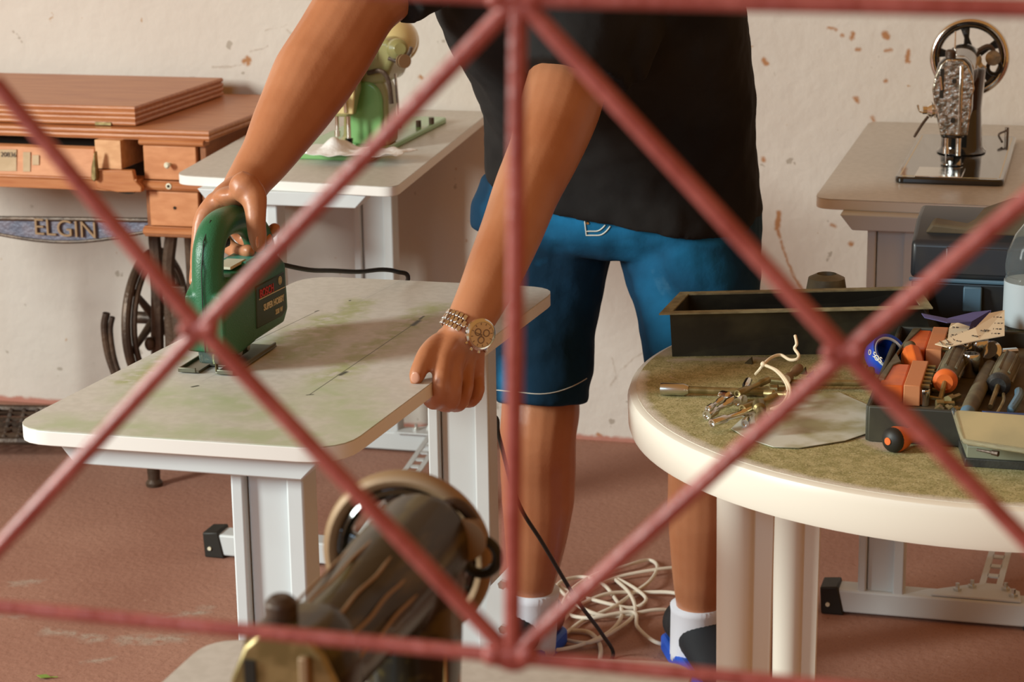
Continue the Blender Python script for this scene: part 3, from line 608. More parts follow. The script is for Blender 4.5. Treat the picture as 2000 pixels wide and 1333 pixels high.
# ================================================================== PERSON
def dep(p): return -(R.transposed() @ (p-CAM)).z
def pr(p, r): return r*dep(p)/FPX
def limb(pts, plane='Y'):
    P, Q = [], []
    for (x, y, c, r) in pts:
        p = py(x, y, c) if plane == 'Y' else pxx(x, y, c); P.append(p); Q.append(pr(p, r))
    return P, Q
def smooth_path(P, Q, n=5):
    C4 = curve([Vector((*p, 0)) if False else p for p in P], n); out = []
    for i in range(len(P)-1):
        for j in range(n): out.append(Q[i]+(Q[i+1]-Q[i])*j/n)
    out.append(Q[-1]); return C4, out
def add_limb(m, pts, plane='Y', n=20, ends=True, k=5):
    P, Q = limb(pts, plane); P, Q = smooth_path(P, Q, k); m.tube(P, Q, n, round_ends=ends); return P, Q
def srings(rows, n=40, pw=2.4):
    """torso style rings: left pixel, right pixel, Y, half depth"""
    C_ = [(py(*l, Y)+py(*r, Y))/2 for l, r, Y, b in rows]; out = []
    for i, (l, r, Y, b) in enumerate(rows):
        a = (py(*r, Y)-py(*l, Y))/2; sp = (C_[min(i+1, len(C_)-1)]-C_[max(i-1, 0)]); bb = a.cross(sp).normalized()*b; ring = []
        for j in range(n):
            t = 2*PI*j/n; cs, sn = math.cos(t), math.sin(t)
            ring.append(C_[i]+a*(abs(cs)**(2/pw)*(1 if cs > 0 else -1))+bb*(abs(sn)**(2/pw)*(1 if sn > 0 else -1)))
        out.append(ring)
    return out
def shrink(rows, k, b): return [((l[0]+k, l[1]), (r[0]-k, r[1]), Y, d-b) for l, r, Y, d in rows]
SH = [((957, 320), (1482, 436), 3.34, .150), ((954, 262), (1480, 340), 3.33, .148), ((957, 185), (1473, 215), 3.29, .145), ((925, 110), (1462, 110), 3.24, .145),
      ((882, 40), (1442, 20), 3.17, .145), ((850, -40), (1400, -70), 3.10, .14), ((880, -130), (1340, -150), 3.03, .12), ((985, -200), (1180, -215), 2.98, .062)]
PE = [((952, 335), (1478, 400), 3.34, .135), ((930, 390), (1482, 455), 3.34, .135), ((930, 435), (1484, 488), 3.335, .122), ((1000, 462), (1440, 505), 3.335, .10)]
LA = [(1178, -70, 3.10, 88), (1150, 20, 3.05, 84), (1117, 130, 2.99, 79), (1097, 200, 2.92, 80), (1080, 250, 2.87, 77), (1062, 300, 2.82, 71), (1030, 370, 2.76, 66), (1000, 450, 2.69, 62), (970, 520, 2.63, 58), (942, 580, 2.575, 51), (918, 628, 2.54, 46), (903, 660, 2.53, 44)]
RA = [(880, -150, 3.0, 95), (800, -80, 2.95, 88), (708, 0, 2.90, 80), (648, 95, 2.84, 82), (612, 150, 2.80, 82), (583, 200, 2.76, 74), (553, 250, 2.72, 65), (524, 300, 2.68, 54), (490, 348, 2.64, 45), (474, 376, 2.61, 43)]
person = thing('person', (-.78, 3.36, 0), 'person in black t-shirt and blue denim shorts bending over the desk with a green jigsaw', 'person')
m = MB()
m.loft(srings(shrink(SH, 26, .025)))
m.loft(srings(shrink(PE, 22, .02)))
add_limb(m, LA); add_limb(m, RA)
LL = [(1085, 470, 3.33, 88), (1066, 600, 3.32, 78), (1058, 720, 3.30, 72), (1056, 800, 3.28, 77), (1051, 850, 3.27, 75), (1051, 920, 3.30, 74), (1051, 980, 3.32, 71), (1047, 1050, 3.34, 61), (1041, 1115, 3.36, 50), (1038, 1152, 3.37, 42), (1037, 1200, 3.38, 41), (1035, 1265, 3.40, 41)]
RL = [(1350, 490, 3.33, 90), (1365, 600, 3.32, 80), (1368, 720, 3.30, 76), (1372, 820, 3.28, 74), (1374, 900, 3.31, 70), (1372, 1000, 3.34, 69), (1368, 1100, 3.37, 57), (1366, 1150, 3.39, 50), (1364, 1190, 3.40, 43), (1360, 1275, 3.43, 41)]
add_limb(m, LL); add_limb(m, RL)
for (x, y, Y), d in (((1035, 1290, 3.40), (-.25, -1)), ((1362, 1300, 3.43), (.62, -1))):   # feet inside the shoes
    a = py(x, y, Y); a.z = .045; dv = Vector((*d, 0)).normalized(); m.tube([a-dv*.05, a, a+dv*.08, a+dv*.15-Vector((0, 0, .01))], [.022, .026, .024, .018], 16, round_ends=True)
# neck and head (bent down, above the frame)
nk = (py(985, -200, 2.98)+py(1180, -215, 2.98))/2
hc = nk+Vector((-.05, -.10, .10)); m.tube([nk-Vector((0, -.02, .05)), nk+Vector((-.02, -.04, .04)), hc], [.062, .060, .055], 20)
fwd = Vector((-.35, -.75, -.55)).normalized(); side = fwd.cross(Vector((0, 0, 1))).normalized(); upv = side.cross(fwd)
m.ell(hc+upv*.045, side*.076, fwd*.096, upv*.105, 28, 16); m.ell(hc+fwd*.045-upv*.035, side*.055, fwd*.055, upv*.065)
m.tube([hc+fwd*.09+upv*.035, hc+fwd*.112+upv*.0, hc+fwd*.100-upv*.006], [.008, .014, .010], 10, round_ends=True)
for k in (-1, 1): m.ell(hc+side*.076*k+upv*.02-fwd*.005, side*.008, fwd*.018, upv*.030, 12, 8); m.ell(hc+side*.03*k+fwd*.088+upv*.052, side*.02, fwd*.01, upv*.007, 12, 8)
m.ell(hc+fwd*.088-upv*.038, side*.026, fwd*.012, upv*.007, 12, 8)
# left hand over the desk edge
WL = (908, 648, 2.535)
for ch in ([(866, 704, 2.475, 20), (861, 742, 2.452, 18), (858, 776, 2.455, 17), (848, 787, 2.485, 15), (838, 784, 2.51, 13)],
           [(887, 712, 2.492, 20), (886, 752, 2.466, 18), (882, 785, 2.47, 17), (870, 793, 2.50, 14), (858, 790, 2.53, 12)],
           [(909, 722, 2.515, 19), (908, 760, 2.497, 17), (898, 788, 2.50, 16), (884, 793, 2.53, 13), (872, 790, 2.555, 12)],
           [(930, 732, 2.545, 17), (932, 765, 2.535, 15), (921, 783, 2.535, 14), (907, 786, 2.56, 12)]):
    add_limb(m, [(WL[0]+(ch[0][0]-895)*.35, WL[1], WL[2], 24), ((WL[0]+ch[0][0])/2+(ch[0][0]-895)*.15, (WL[1]+ch[0][1])/2, (WL[2]+ch[0][2])/2, 24), ch[0]], k=4, n=14)
    add_limb(m, ch, k=4, n=14)
m.ell(py(893, 690, 2.53), Vector((.026, 0, -.006)), Vector((0, .018, .008)), Vector((.003, 0, .034)))
m.ell(py(880, 670, 2.54), Vector((.022, 0, -.0)), Vector((0, .016, 0)), Vector((.0, 0, .024)))
add_limb(m, [(888, 668, 2.54, 26), (860, 672, 2.51, 24), (836, 690, 2.475, 20), (822, 715, 2.452, 18), (815, 733, 2.442, 17), (812, 741, 2.437, 14)], k=4, n=14)
# right hand on the jigsaw handle
HXc = -1.07
for ch in ([(424, 397, -1.105, 25), (398, 425, -1.118, 19), (388, 470, -1.122, 15), (383, 520, -1.122, 13), (379, 552, -1.120, 11)],
           [(440, 398, -1.10, 24), (426, 432, -1.122, 17), (440, 474, -1.115, 16), (466, 492, -1.085, 15), (486, 490, -1.062, 14)],
           [(464, 392, -1.095, 24), (452, 425, -1.118, 17), (472, 462, -1.112, 16), (500, 478, -1.082, 15), (520, 466, -1.055, 14)],
           [(488, 388, -1.09, 22), (486, 414, -1.112, 15), (506, 440, -1.105, 14), (524, 456, -1.08, 13), (537, 446, -1.050, 12)]):
    P, Q = limb(ch, 'X'); w0 = py(474, 372, 2.605); k0 = P[0]
    m.tube([w0.lerp(k0, .0), w0.lerp(k0, .35)+Vector((0, 0, .004)), w0.lerp(k0, .75)+Vector((0, 0, .003)), k0], [.022, .020, .017, Q[0]*.8], 14, round_ends=True)
    P, Q = smooth_path(P, Q, 4); m.tube(P, Q, 14, round_ends=True)
m.ell(pxx(464, 384, -1.075), Vector((.030, 0, .0)), Vector((0, .036, -.006)), Vector((0, 0, .015)))
add_limb(m, [(478, 366, -1.05, 32), (494, 384, -1.038, 28), (499, 410, -1.030, 22), (500, 436, -1.028, 20), (503, 462, -1.029, 19), (504, 480, -1.030, 15)], 'X', k=4, n=14)
obj('body', m, 'skin', person, remesh=.0034, sm=5)
def face_nail(p, n, r): return MB().ell(p, Vector(n[0])*r, Vector(n[1])*r*1.2, Vector(n[2])*.0016, 14, 8)
# hair
m = MB(); m.ell(hc+upv*.06-fwd*.012, side*.083, fwd*.098, upv*.105, 28, 14); obj('hair', m, 'hair', person, remesh=.006, sm=2)
# t-shirt
m = MB(); sr = srings(SH)
for k, r_ in enumerate(sr):
    for j, v in enumerate(r_):
        q = noise.noise(v*7+Vector((3, 1, 0))); r_[j] = v+Vector((q*.010, -abs(q)*.010, 0))
m.loft(sr)
add_limb(m, [(1200, -95, 3.10, 135), (1172, -10, 3.04, 128), (1146, 62, 2.985, 118), (1122, 152, 2.95, 108)], ends=False)
add_limb(m, [(1235, -60, 3.11, 90), (1220, 30, 3.02, 78), (1198, 138, 2.97, 60)], ends=False)
add_limb(m, [(900, -150, 3.02, 120), (820, -90, 2.95, 112), (755, -34, 2.90, 98)], ends=False)
SHm = MB(); obj('t_shirt', m, 'shirt', person, remesh=.0055, sm=5)
# shorts
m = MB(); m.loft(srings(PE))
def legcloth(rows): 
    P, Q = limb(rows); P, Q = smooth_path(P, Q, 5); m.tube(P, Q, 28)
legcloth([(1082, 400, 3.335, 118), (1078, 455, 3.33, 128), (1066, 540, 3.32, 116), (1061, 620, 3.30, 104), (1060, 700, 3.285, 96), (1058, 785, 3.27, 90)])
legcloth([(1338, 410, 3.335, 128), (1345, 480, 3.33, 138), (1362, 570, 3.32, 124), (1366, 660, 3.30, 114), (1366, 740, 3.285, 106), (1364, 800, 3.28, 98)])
def dn_(x, y, Y=3.2): return py(x, y, Y)-Vector((-.78, 3.36, 0))
overlay(M['denim'], (.012, .17, .36), [(dn_(1090, 430), dn_(1400, 450), .035, .035), (dn_(1235, 500), dn_(1290, 640), .03, .035), (dn_(1330, 500), dn_(1400, 540), .02, .04), (dn_(1255, 580), dn_(1262, 640), .02, .02),  # paler strokes paint the light on pelvis and thigh fronts into the denim
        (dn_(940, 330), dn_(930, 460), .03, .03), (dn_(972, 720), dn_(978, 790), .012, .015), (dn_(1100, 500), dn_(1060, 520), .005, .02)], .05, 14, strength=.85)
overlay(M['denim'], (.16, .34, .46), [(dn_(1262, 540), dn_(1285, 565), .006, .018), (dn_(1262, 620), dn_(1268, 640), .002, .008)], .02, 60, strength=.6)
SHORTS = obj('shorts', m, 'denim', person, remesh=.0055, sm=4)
tex = bpy.data.textures.new('folds', 'CLOUDS'); tex.noise_scale = .11; tex.noise_depth = 2
for o_ in (SHORTS, bpy.data.objects['t_shirt']):
    d = o_.modifiers.new('folds', 'DISPLACE'); d.texture = tex; d.strength = .020; d.mid_level = .38; d.texture_coords = 'LOCAL'
bpy.context.view_layer.update()
from mathutils.bvhtree import BVHTree
def bvh(o):
    dg = bpy.context.evaluated_depsgraph_get(); ev = o.evaluated_get(dg); me = ev.to_mesh(); mw = o.matrix_world
    t = BVHTree.FromPolygons([mw @ v.co for v in me.vertices], [list(p.vertices) for p in me.polygons]); ev.to_mesh_clear(); return t
def hit(t, x, y, off=.0):
    d = ray(x, y).normalized(); h = t.ray_cast(CAM, d); return (h[0]-d*off, h[1]) if h[0] else (None, None)
bs_ = bvh(SHORTS)
def stitch(pts, nm, m_, r=.0011, par=SHORTS):
    P = [hit(bs_, x, y, .0006)[0] for x, y in pts]; P = [p for p in P if p]
    if len(P) > 1: obj(nm, MB().tube(P, r, 6), m_, par)
stitch([(1142+i*.3, 432+i*2.6) for i in range(11)], 'fly_stitching', 'thread')
stitch([(1144+i*3.2, 452-max(0, i-6)**2*.35) for i in range(13)], 'fly_stitching', 'thread')
stitch([(1144+i*4, 460-max(0, i-6)**2*.5) for i in range(13)], 'fly_stitching', 'thread')
stitch([(966+i*9, 762+i*.9 - max(0, i-8)**2*.28) for i in range(21)], 'hem_stitching', 'thread', .0008)
ht = hit(bs_, 1148, 436, 0)
if ht[0]: obj('rivet', MB().lathe([(0, 0), (.003, 0), (.002, .0015), (0, .0015)], ht[0], ht[1], 10), 'gold', SHORTS)
# socks and shoes
for (x, yt, Y0, r0, x1, yb, Y1, sd) in ((1038, 1152, 3.372, 53, 1034, 1275, 3.40, -1), (1362, 1180, 3.40, 51, 1357, 1285, 3.43, 1)):
    m = MB(); a = py(x, yt, Y0); b_ = py(x1, yb, Y1); L_ = []
    n = 72
    for i in range(9):
        f = i/8; c = a.lerp(b_, f); rr = pr(a, r0)*(1.03 if i == 0 else 1.0-.04*f)
        L_.append([c+Vector((math.cos(2*PI*j/n), math.sin(2*PI*j/n), 0))*(rr+(.0007 if j % 2 else -.0004)) for j in range(n)])
    L_ = [[v-Vector((0, 0, .0)) for v in L_[0]]]+L_
    m.loft(L_); dv = Vector((-.25 if sd < 0 else .62, -1, 0)).normalized(); ft = b_.copy(); ft.z = .045
    m.tube([ft-dv*.055, ft, ft+dv*.07, ft+dv*.16-Vector((0, 0, .012))], [.024, .030, .028, .020], 20, round_ends=True)
    obj('sock', m, 'sock', person, smooth=180)
    m = MB(); n = 26; rows = []
    sidev = Vector((-dv.y, dv.x, 0))
    for f, hw_, h in ((-.085, .020, .035), (-.07, .034, .075), (-.02, .040, .085), (.04, .043, .088), (.09, .046, .070), (.15, .047, .052), (.20, .036, .038), (.225, .015, .028)):
        c = Vector((ft.x, ft.y, 0))+dv*f
        rows.append([c+sidev*hw_*math.cos(2*PI*j/n)+Vector((0, 0, .022+h/2+h/2*math.sin(2*PI*j/n)))-Vector((0, 0, .0)) for j in range(n)])
    m.loft(rows); shoe = obj('shoe', m, 'shoe', person, smooth=60)
    out = []
    for f, hw_ in ((-.095, .012), (-.08, .034), (-.02, .042), (.05, .044), (.13, .05), (.19, .042), (.235, .014)): out.append((f, hw_))
    pl = [Vector((ft.x, ft.y, .001))+dv*f+sidev*h for f, h in out]+[Vector((ft.x, ft.y, .001))+dv*f-sidev*h for f, h in out[::-1]]
    obj('sole', MB().prism(pl, (0, 0, .032)), 'shoe_b', shoe, bevel=.006)
    obj('lace_strap', MB().tube([Vector((ft.x, ft.y, .098))+dv*.045+sidev*.035-Vector((0, 0, .018)), Vector((ft.x, ft.y, .104))+dv*.045, Vector((ft.x, ft.y, .098))+dv*.045-sidev*.035-Vector((0, 0, .018))], .007, 8), 'steel', shoe)
# wristwatch
A0 = py(938, 600, 2.55); A1 = py(905, 654, 2.53); ax_ = (A1-A0).normalized(); wc_ = py(912, 646, 2.535)
tov = (CAM-wc_).normalized(); dn = (tov+Vector((.50, 0, -.25))); dn = (dn-ax_*dn.dot(ax_)).normalized(); sv = ax_.cross(dn)
WR = .0335; wt = obj('wristwatch', MB().torus(wc_, ax_, WR-.001, .0012, 48, 6), 'chrome', person)
m = MB()
for i in range(34):
    a = 2*PI*i/34
    if math.cos(a) > .80: continue
    d = dn*math.cos(a)+sv*math.sin(a); tn = -dn*math.sin(a)+sv*math.cos(a); rm_ = Matrix((tn, ax_, d)).transposed()
    wv = .024*(1-.10*(1-math.cos(a))); off = (i % 2)*.0
    for k, ww in ((-1, .30), (0, .36), (1, .30)):
        m.box(wc_+d*(WR+.0006)+ax_*wv*k*.35+tn*(.0015 if k else -.0015), (.0048, wv*ww, .0028), rm_)
obj('bracelet', m, 'chrome', wt, bevel=.0006)
cc = wc_+dn*(WR-.002)
obj('case', MB().lathe([(0, 0), (.018, 0), (.0205, .003), (.0205, .007), (.0185, .0095), (.0165, .0098), (.0160, .0088), (0, .0088)], cc, dn, 40), 'chrome', wt)
obj('dial', MB().lathe([(0, 0), (.0158, 0), (.0158, .0004), (0, .0004)], cc+dn*.0088, dn, 32), 'dial', wt)
m = MB(); u_ = (Vector((0, 0, 1))-dn*dn.z).normalized(); v_ = dn.cross(u_)
for a in (0.9, 2.9, 4.9): m.torus(cc+dn*.0094+(u_*math.cos(a)+v_*math.sin(a))*.0066, dn, .0042, .0007, 20, 6)
for i in range(12):
    a = 2*PI*i/12; m.box(cc+dn*.0094+(u_*math.cos(a)+v_*math.sin(a))*.0138, (.0009, .0026, .0005), Matrix((v_*math.cos(a)-u_*math.sin(a), u_*math.cos(a)+v_*math.sin(a), dn)).transposed())
m.tube([cc+dn*.0097, cc+dn*.0097+(u_*.4+v_*.9).normalized()*.011], .0006, 5); m.tube([cc+dn*.0097, cc+dn*.0097+(u_*-.6+v_*.7).normalized()*.008], .0008, 5)
obj('dial_markings', m, 'dial_d', wt)
for a in (-.5, .0, .5): obj('crown', MB().lathe([(0, 0), (.002, 0), (.002, .003), (0, .003)], cc+dn*.005+(sv*math.cos(a)*0+(ax_*math.cos(a)+sv*math.sin(a)))*.0205, ax_*math.cos(a)+sv*math.sin(a), 10), 'chrome', wt)
rp = py(898, 783, 2.50); rq = py(907, 762, 2.497); obj('ring', MB().torus(rp, (rp-rq), pr(rp, 17), .0013, 28, 6, flat=1.8), 'gold', person)
obj('thumb_nail', MB().ell(py(811, 738, 2.4275), Vector((.006, 0, 0)), Vector((0, .0015, .0)), Vector((.001, -.001, .0075)), 14, 8), 'nail', person)
obj('thumb_nail', MB().ell(pxx(503, 473, -1.0195), Vector((0, .0055, 0)), Vector((.0012, 0, 0)), Vector((0, 0, .0075)), 14, 8), 'nail', person)

# ================================================================== JIGSAW
jx = -1.07
j = thing('jigsaw', (jx, 2.50, .77), 'green electric jigsaw held on the white topped desk', 'jigsaw')
m = MB()
path = [(2.432, .800), (2.430, .85), (2.432, .90), (2.440, .930), (2.462, .948), (2.50, .951), (2.55, .942), (2.588, .922), (2.606, .895), (2.612, .86), (2.612, .82)]
m.tube(curve([(jx, a, b_) for a, b_ in path], 5), [.0185]*51, 24, up=(1, 0, 0), flat=1.1)
m.prism([(jx-.026, a, b_) for a, b_ in ((2.414, .800), (2.414, .872), (2.445, .890), (2.60, .890), (2.630, .870), (2.634, .805), (2.618, .790), (2.52, .790), (2.46, .786))], (.052, 0, 0))
hs = obj('housing', m, 'jig', j, remesh=.0022, sm=6)
def jp(px_, py_, X=jx+.0272): return pxx(px_, py_, X)
obj('seam', MB().tube([(jx+.0005, 2.4112, .80), (jx+.0005, 2.4100, .86), (jx+.0005, 2.4118, .905), (jx+.0005, 2.4225, .94), (jx+.0005, 2.448, .962)], .0008, 6), 'rubber', hs)
pn = obj('side_panel', MB().prism([jp(500, 560), jp(556, 530), jp(560, 606), jp(552, 618), jp(502, 644)], (-.004, 0, 0)), 'jig_d', j, bevel=.002)
rt_ = (jp(556, 560)-jp(505, 586)).normalized(); ut_ = Vector((0, 0, 1))
obj('maker_name', text_mb('BOSCH', .0150, jp(521, 569, jx+.0275), rt_, ut_, .0005, .0004), 'red', pn)
obj('model_name', text_mb('SUPER HOBBY', .0118, jp(535, 592, jx+.0275), rt_, ut_, .0004, .0003, .95), 'cream', pn)
obj('model_name', text_mb('320 W', .009, jp(545, 607, jx+.0275), rt_, ut_, .0004, .0002), 'cream', pn)
obj('rule_line', MB().tube([jp(506, 586, jx+.0275), jp(556, 561, jx+.0275)], .0007, 5), 'cream', pn)
ec = jp(547, 548, jx+.0275); m = MB().torus(ec, (1, 0, 0), .0052, .0006, 20, 5); m.box(ec, (.0008, .0012, .007)); m.box(ec+Vector((0, .002, 0)), (.0008, .0008, .007)); m.box(ec-Vector((0, .002, 0)), (.0008, .0008, .007)); obj('emblem', m, 'cream', pn)
obj('top_badge', MB().box((jx, 2.545, .8925), (.040, .07, .006)), 'jig_t', hs, bevel=.002)
obj('badge_stripe', MB().box((jx, 2.50, .8945), (.026, .05, .004)), 'cream', hs, bevel=.001)
obj('trigger', MB().box((jx, 2.478, .926), (.016, .03, .012)), 'rubber', j, bevel=.004)
obj('gear_housing', MB().prism([(jx-.018, a, b_) for a, b_ in ((2.432, .803), (2.53, .803), (2.515, .776), (2.47, .776), (2.455, .785))], (.036, 0, 0)), 'jig_d', j, bevel=.004)
obj('blade_guard', MB().prism([(jx-.014, 2.418, .805), (jx-.014, 2.440, .805), (jx-.014, 2.442, .782), (jx-.014, 2.422, .782)], (.03, 0, 0)), 'clear', j, bevel=.003)
obj('plunger', MB().tube([(jx+.004, 2.438, .812), (jx+.004, 2.438, .782)], .0045, 12), 'brass_d', j)
obj('blade', MB().box((jx+.004, 2.436, .772), (.0012, .007, .036)), 'brass_d', j)
z_ = .7715; m = MB()
sx0, sx1, sy0, sy1 = -1.110, -1.034, 2.416, 2.562
for a in (((sx0, sy0), (sx0, sy1), (sx1, sy1), (sx1, sy0), (sx1-.026, sy0), (sx1-.026, sy0+.035), (sx0+.028, sy0+.035), (sx0+.028, sy0)),): m.prism([(x, y, z_) for x, y in a], (0, 0, .0022))
m.box(((sx0+.002), (sy0+sy1)/2, z_+.003), (.0025, sy1-sy0, .006)); m.box(((sx1-.002), (sy0+sy1)/2, z_+.003), (.0025, sy1-sy0, .006)); m.box((sx0+.012, sy0, z_+.003), (.024, .003, .006)); m.box((sx1-.012, sy0, z_+.003), (.022, .003, .006))
obj('base_shoe', m, 'shoe_m', j, bevel=.0008)
for y_ in (2.475, 2.50): obj('clamp_screw', MB().lathe([(0, 0), (.005, 0), (.005, .004), (0, .004)], (jx+.018, y_, .786), (1, 0, 0), 12), 'screw', j)
obj('cord_sleeve', MB().tube([(jx, 2.625, .868), (jx, 2.645, .866), (jx, 2.66, .863)], [.008, .006, .0045], 12), 'rubber', j)
cp = [(jx, 2.645, .866), py(600, 527, 2.72), py(650, 529, 2.80), py(700, 531, 2.87), py(745, 527, 2.935), py(775, 531, 2.975), py(797, 545, 3.0), Vector((-1.03, 3.03, .70)), Vector((-.97, 3.06, .55)), py(960, 810, 3.04), py(975, 855, 3.05),
      py(1010, 978, 3.10), py(1060, 1062, 3.16), py(1125, 1170, 3.27), py(1175, 1238, 3.38)]
f_ = pz(1197, 1283, .004); cp += [f_, f_+Vector((-.02, -.10, 0)), f_+Vector((-.10, -.22, 0))]
obj('power_cord', MB().tube(curve(cp, 8), .0034, 10), 'rubber', j)

# ================================================================== ROUND TABLE
RC = Vector((-.10, 2.75, 0)); RR = .49; RZ = .72
r_ = thing('round_plastic_table', (RC.x, RC.y, 0), 'round cream plastic table covered in sawdust and tools', 'table')
obj('tabletop', MB().lathe([(0, RZ-.03), (RR-.03, RZ-.03), (RR-.012, RZ-.052), (RR-.002, RZ-.050), (RR, RZ-.044), (RR+.001, RZ-.012), (RR-.002, RZ-.003), (RR-.008, RZ), (RR-.016, RZ-.0005), (0, RZ-.0005)], RC, n=128), 'resin', r_, smooth=40)
specks(M['dust_top'], (.24, .21, .08), 420, .56, .04); specks(M['dust_top'], (.60, .55, .32), 380, .60, .04)
def rp_(x, y): return pz(x, y, RZ)-RC
overlay(M['dust_top'], (.56, .46, .34), [(rp_(1320, 705), rp_(1500, 702), .006, .008), (rp_(1285, 660), rp_(1300, 690), .012, .012), (rp_(1600, 800), rp_(1740, 870), .022, .006), (rp_(1305, 705), rp_(1318, 745), .0015, .001)], .03, 40, off=(0, 0, 0))
overlay(M['dust_top'], (.78, .74, .66), [(Vector((math.cos(a)*(RR-.012), math.sin(a)*(RR-.012), RZ)), Vector((math.cos(a+.13)*(RR-.012), math.sin(a+.13)*(RR-.012), RZ)), .004, .010) for a in [3.2+.12*i for i in range(17)]], .012, 60)
obj('dusty_surface', MB().lathe([(0, RZ-.0006), (RR-.010, RZ-.0006), (RR-.010, RZ+.0004), (0, RZ+.0004)], RC, n=96), 'dust_top', r_)
for (sx, sy) in ((-1, -1), (-1, 1), (1, -1), (1, 1)):
    c0 = Vector((-.400 if sx < 0 else .20, 2.52 if sy < 0 else 3.0, 0)); rings = []
    for k in range(5):
        f = k/4; sc = .82+.18*f; rr_ = []
        for th in range(0, 181, 15):
            a = math.radians(180-th) ; rr_.append(Vector((-.012+.024*sc*math.cos(a), -.018*sc-.0*math.sin(a)-.020*sc*math.sin(a), 0)))
        out = rr_ + [Vector((.036*sc, -.012*sc, 0)), Vector((.036*sc, -.006*sc, 0)), Vector((-.028*sc, .03*sc, 0)), Vector((-.036*sc, .026*sc, 0))]
        z_ = .69*f
        rings.append([Vector((c0.x+v.x*(1 if sx < 0 else -1), c0.y+v.y, z_)) for v in out])
    obj('leg', MB().loft(rings), 'resin', r_, smooth=50, bevel=.0015)

# ------------------------------------------------------------------ things on the round table
def on(x, y, h=0): return pz(x, y, RZ+.0006+h)
# long black tray
Qr = [pz(1287, 616, .79), pz(1822, 604, .79), pz(1792, 562, .79), pz(1328, 573, .79)]
Qb = [on(1313, 697), on(1832, 688)]; sh = (Qr[3]-Qr[0])*.80
Qb += [Qb[1]+sh, Qb[0]+sh]
t = thing('storage_tray', tuple((Qb[0]+Qb[2])/2), 'long black plastic tray dusted with sawdust at the back of the round table', 'tray')
Qi = [Qr[0].lerp(Qr[2], .0), None, None, None]
cq = sum(Qr, Vector())/4
ins = [q+(cq-q).normalized()*.001 for q in Qr]
def inset(Q, d):
    out = []
    for i in range(4):
        p, a, b_ = Q[i], Q[i-1], Q[(i+1) % 4]; out.append(p+(a-p).normalized()*d+(b_-p).normalized()*d)
    return out
Qt = inset(Qr, .012); Qti = inset(Qr, .015); Qbi = [v+Vector((0, 0, .003)) for v in inset(Qb, .003)]
m = MB(); m.add(Qb+Qt+Qti+Qbi, [[3, 2, 1, 0], [12, 13, 14, 15]]+[[i, (i+1) % 4, 4+(i+1) % 4, 4+i] for i in range(4)]+[[4+i, 4+(i+1) % 4, 8+(i+1) % 4, 8+i] for i in range(4)]+[[8+i, 8+(i+1) % 4, 12+(i+1) % 4, 12+i] for i in range(4)])
obj('tray_body', m, 'tray', t, smooth=0)
up2 = Vector((0, 0, .002)); m = MB(); m.add([v for v in Qr]+[v for v in Qti]+[v+up2 for v in Qr]+[v+up2 for v in Qti], [[i, (i+1) % 4, 4+(i+1) % 4, 4+i] for i in range(4)]+[[8+i, 8+(i+1) % 4, 12+(i+1) % 4, 12+i] for i in range(4)]+[[i, (i+1) % 4, 8+(i+1) % 4, 8+i] for i in range(4)]+[[4+i, 4+(i+1) % 4, 12+(i+1) % 4, 12+i] for i in range(4)])
obj('rim', m, 'tray_rim', t, smooth=0)
k = on(1605, 640); k = Vector((k.x+.005, 3.02, RZ+.001))
props(obj('tape_roll', MB().lathe([(.012, 0), (.028, 0), (.031, .012), (.030, .05), (.026, .073), (.014, .079), (.012, .07)], k), 'grip', loc=k), 'dusty dark round lump just showing behind the long black tray', 'roll')
# black tool box with a latch
bx = thing('toolbox', (-.07, 3.13, RZ), 'black plastic toolbox with dusty lid behind the tools on the round table', 'toolbox')
def prof_x(pts, xa, xb): return MB().prism([(xa, a, b_) for a, b_ in pts], (xb-xa, 0, 0))
obj('box_body', prof_x([(3.055, RZ+.001), (3.045, .775), (3.045, .792), (3.20, .792), (3.20, RZ+.001)], -.252, .10), 'case', bx, bevel=.006, bseg=3)
obj('lid', prof_x([(3.042, .794), (3.050, .846), (3.068, .852), (3.12, .868), (3.20, .872), (3.205, .794)], -.254, .10), 'case', bx, bevel=.007, bseg=3)
obj('lid_panel', prof_x([(3.040, .802), (3.046, .840), (3.052, .840), (3.048, .802)], -.205, .09), 'case', bx, bevel=.002)
obj('lid_ridge', MB().prism([(-.235, 3.09, .865), (-.185, 3.09, .868), (-.13, 3.09, .888), (.09, 3.09, .892), (.09, 3.19, .892), (-.235, 3.19, .875)], (0, 0, -.01)) if False else MB().prism([(-.238, 3.075, .853), (-.228, 3.075, .868), (-.18, 3.075, .864), (-.12, 3.075, .888), (.09, 3.075, .890), (.09, 3.075, .853)], (0, .12, 0)), 'case_dust', bx, bevel=.004)
obj('seam_strip', MB().box((-.08, 3.041, .793), (.35, .006, .006)), 'latch', bx, bevel=.002)
la = obj('latch', MB().box((-.165, 3.040, .768), (.026, .010, .036)), 'latch', bx, bevel=.002)
obj('corner_post', MB().box((-.232, 3.045, .758), (.012, .012, .05)), 'case_dust', bx, bevel=.002)
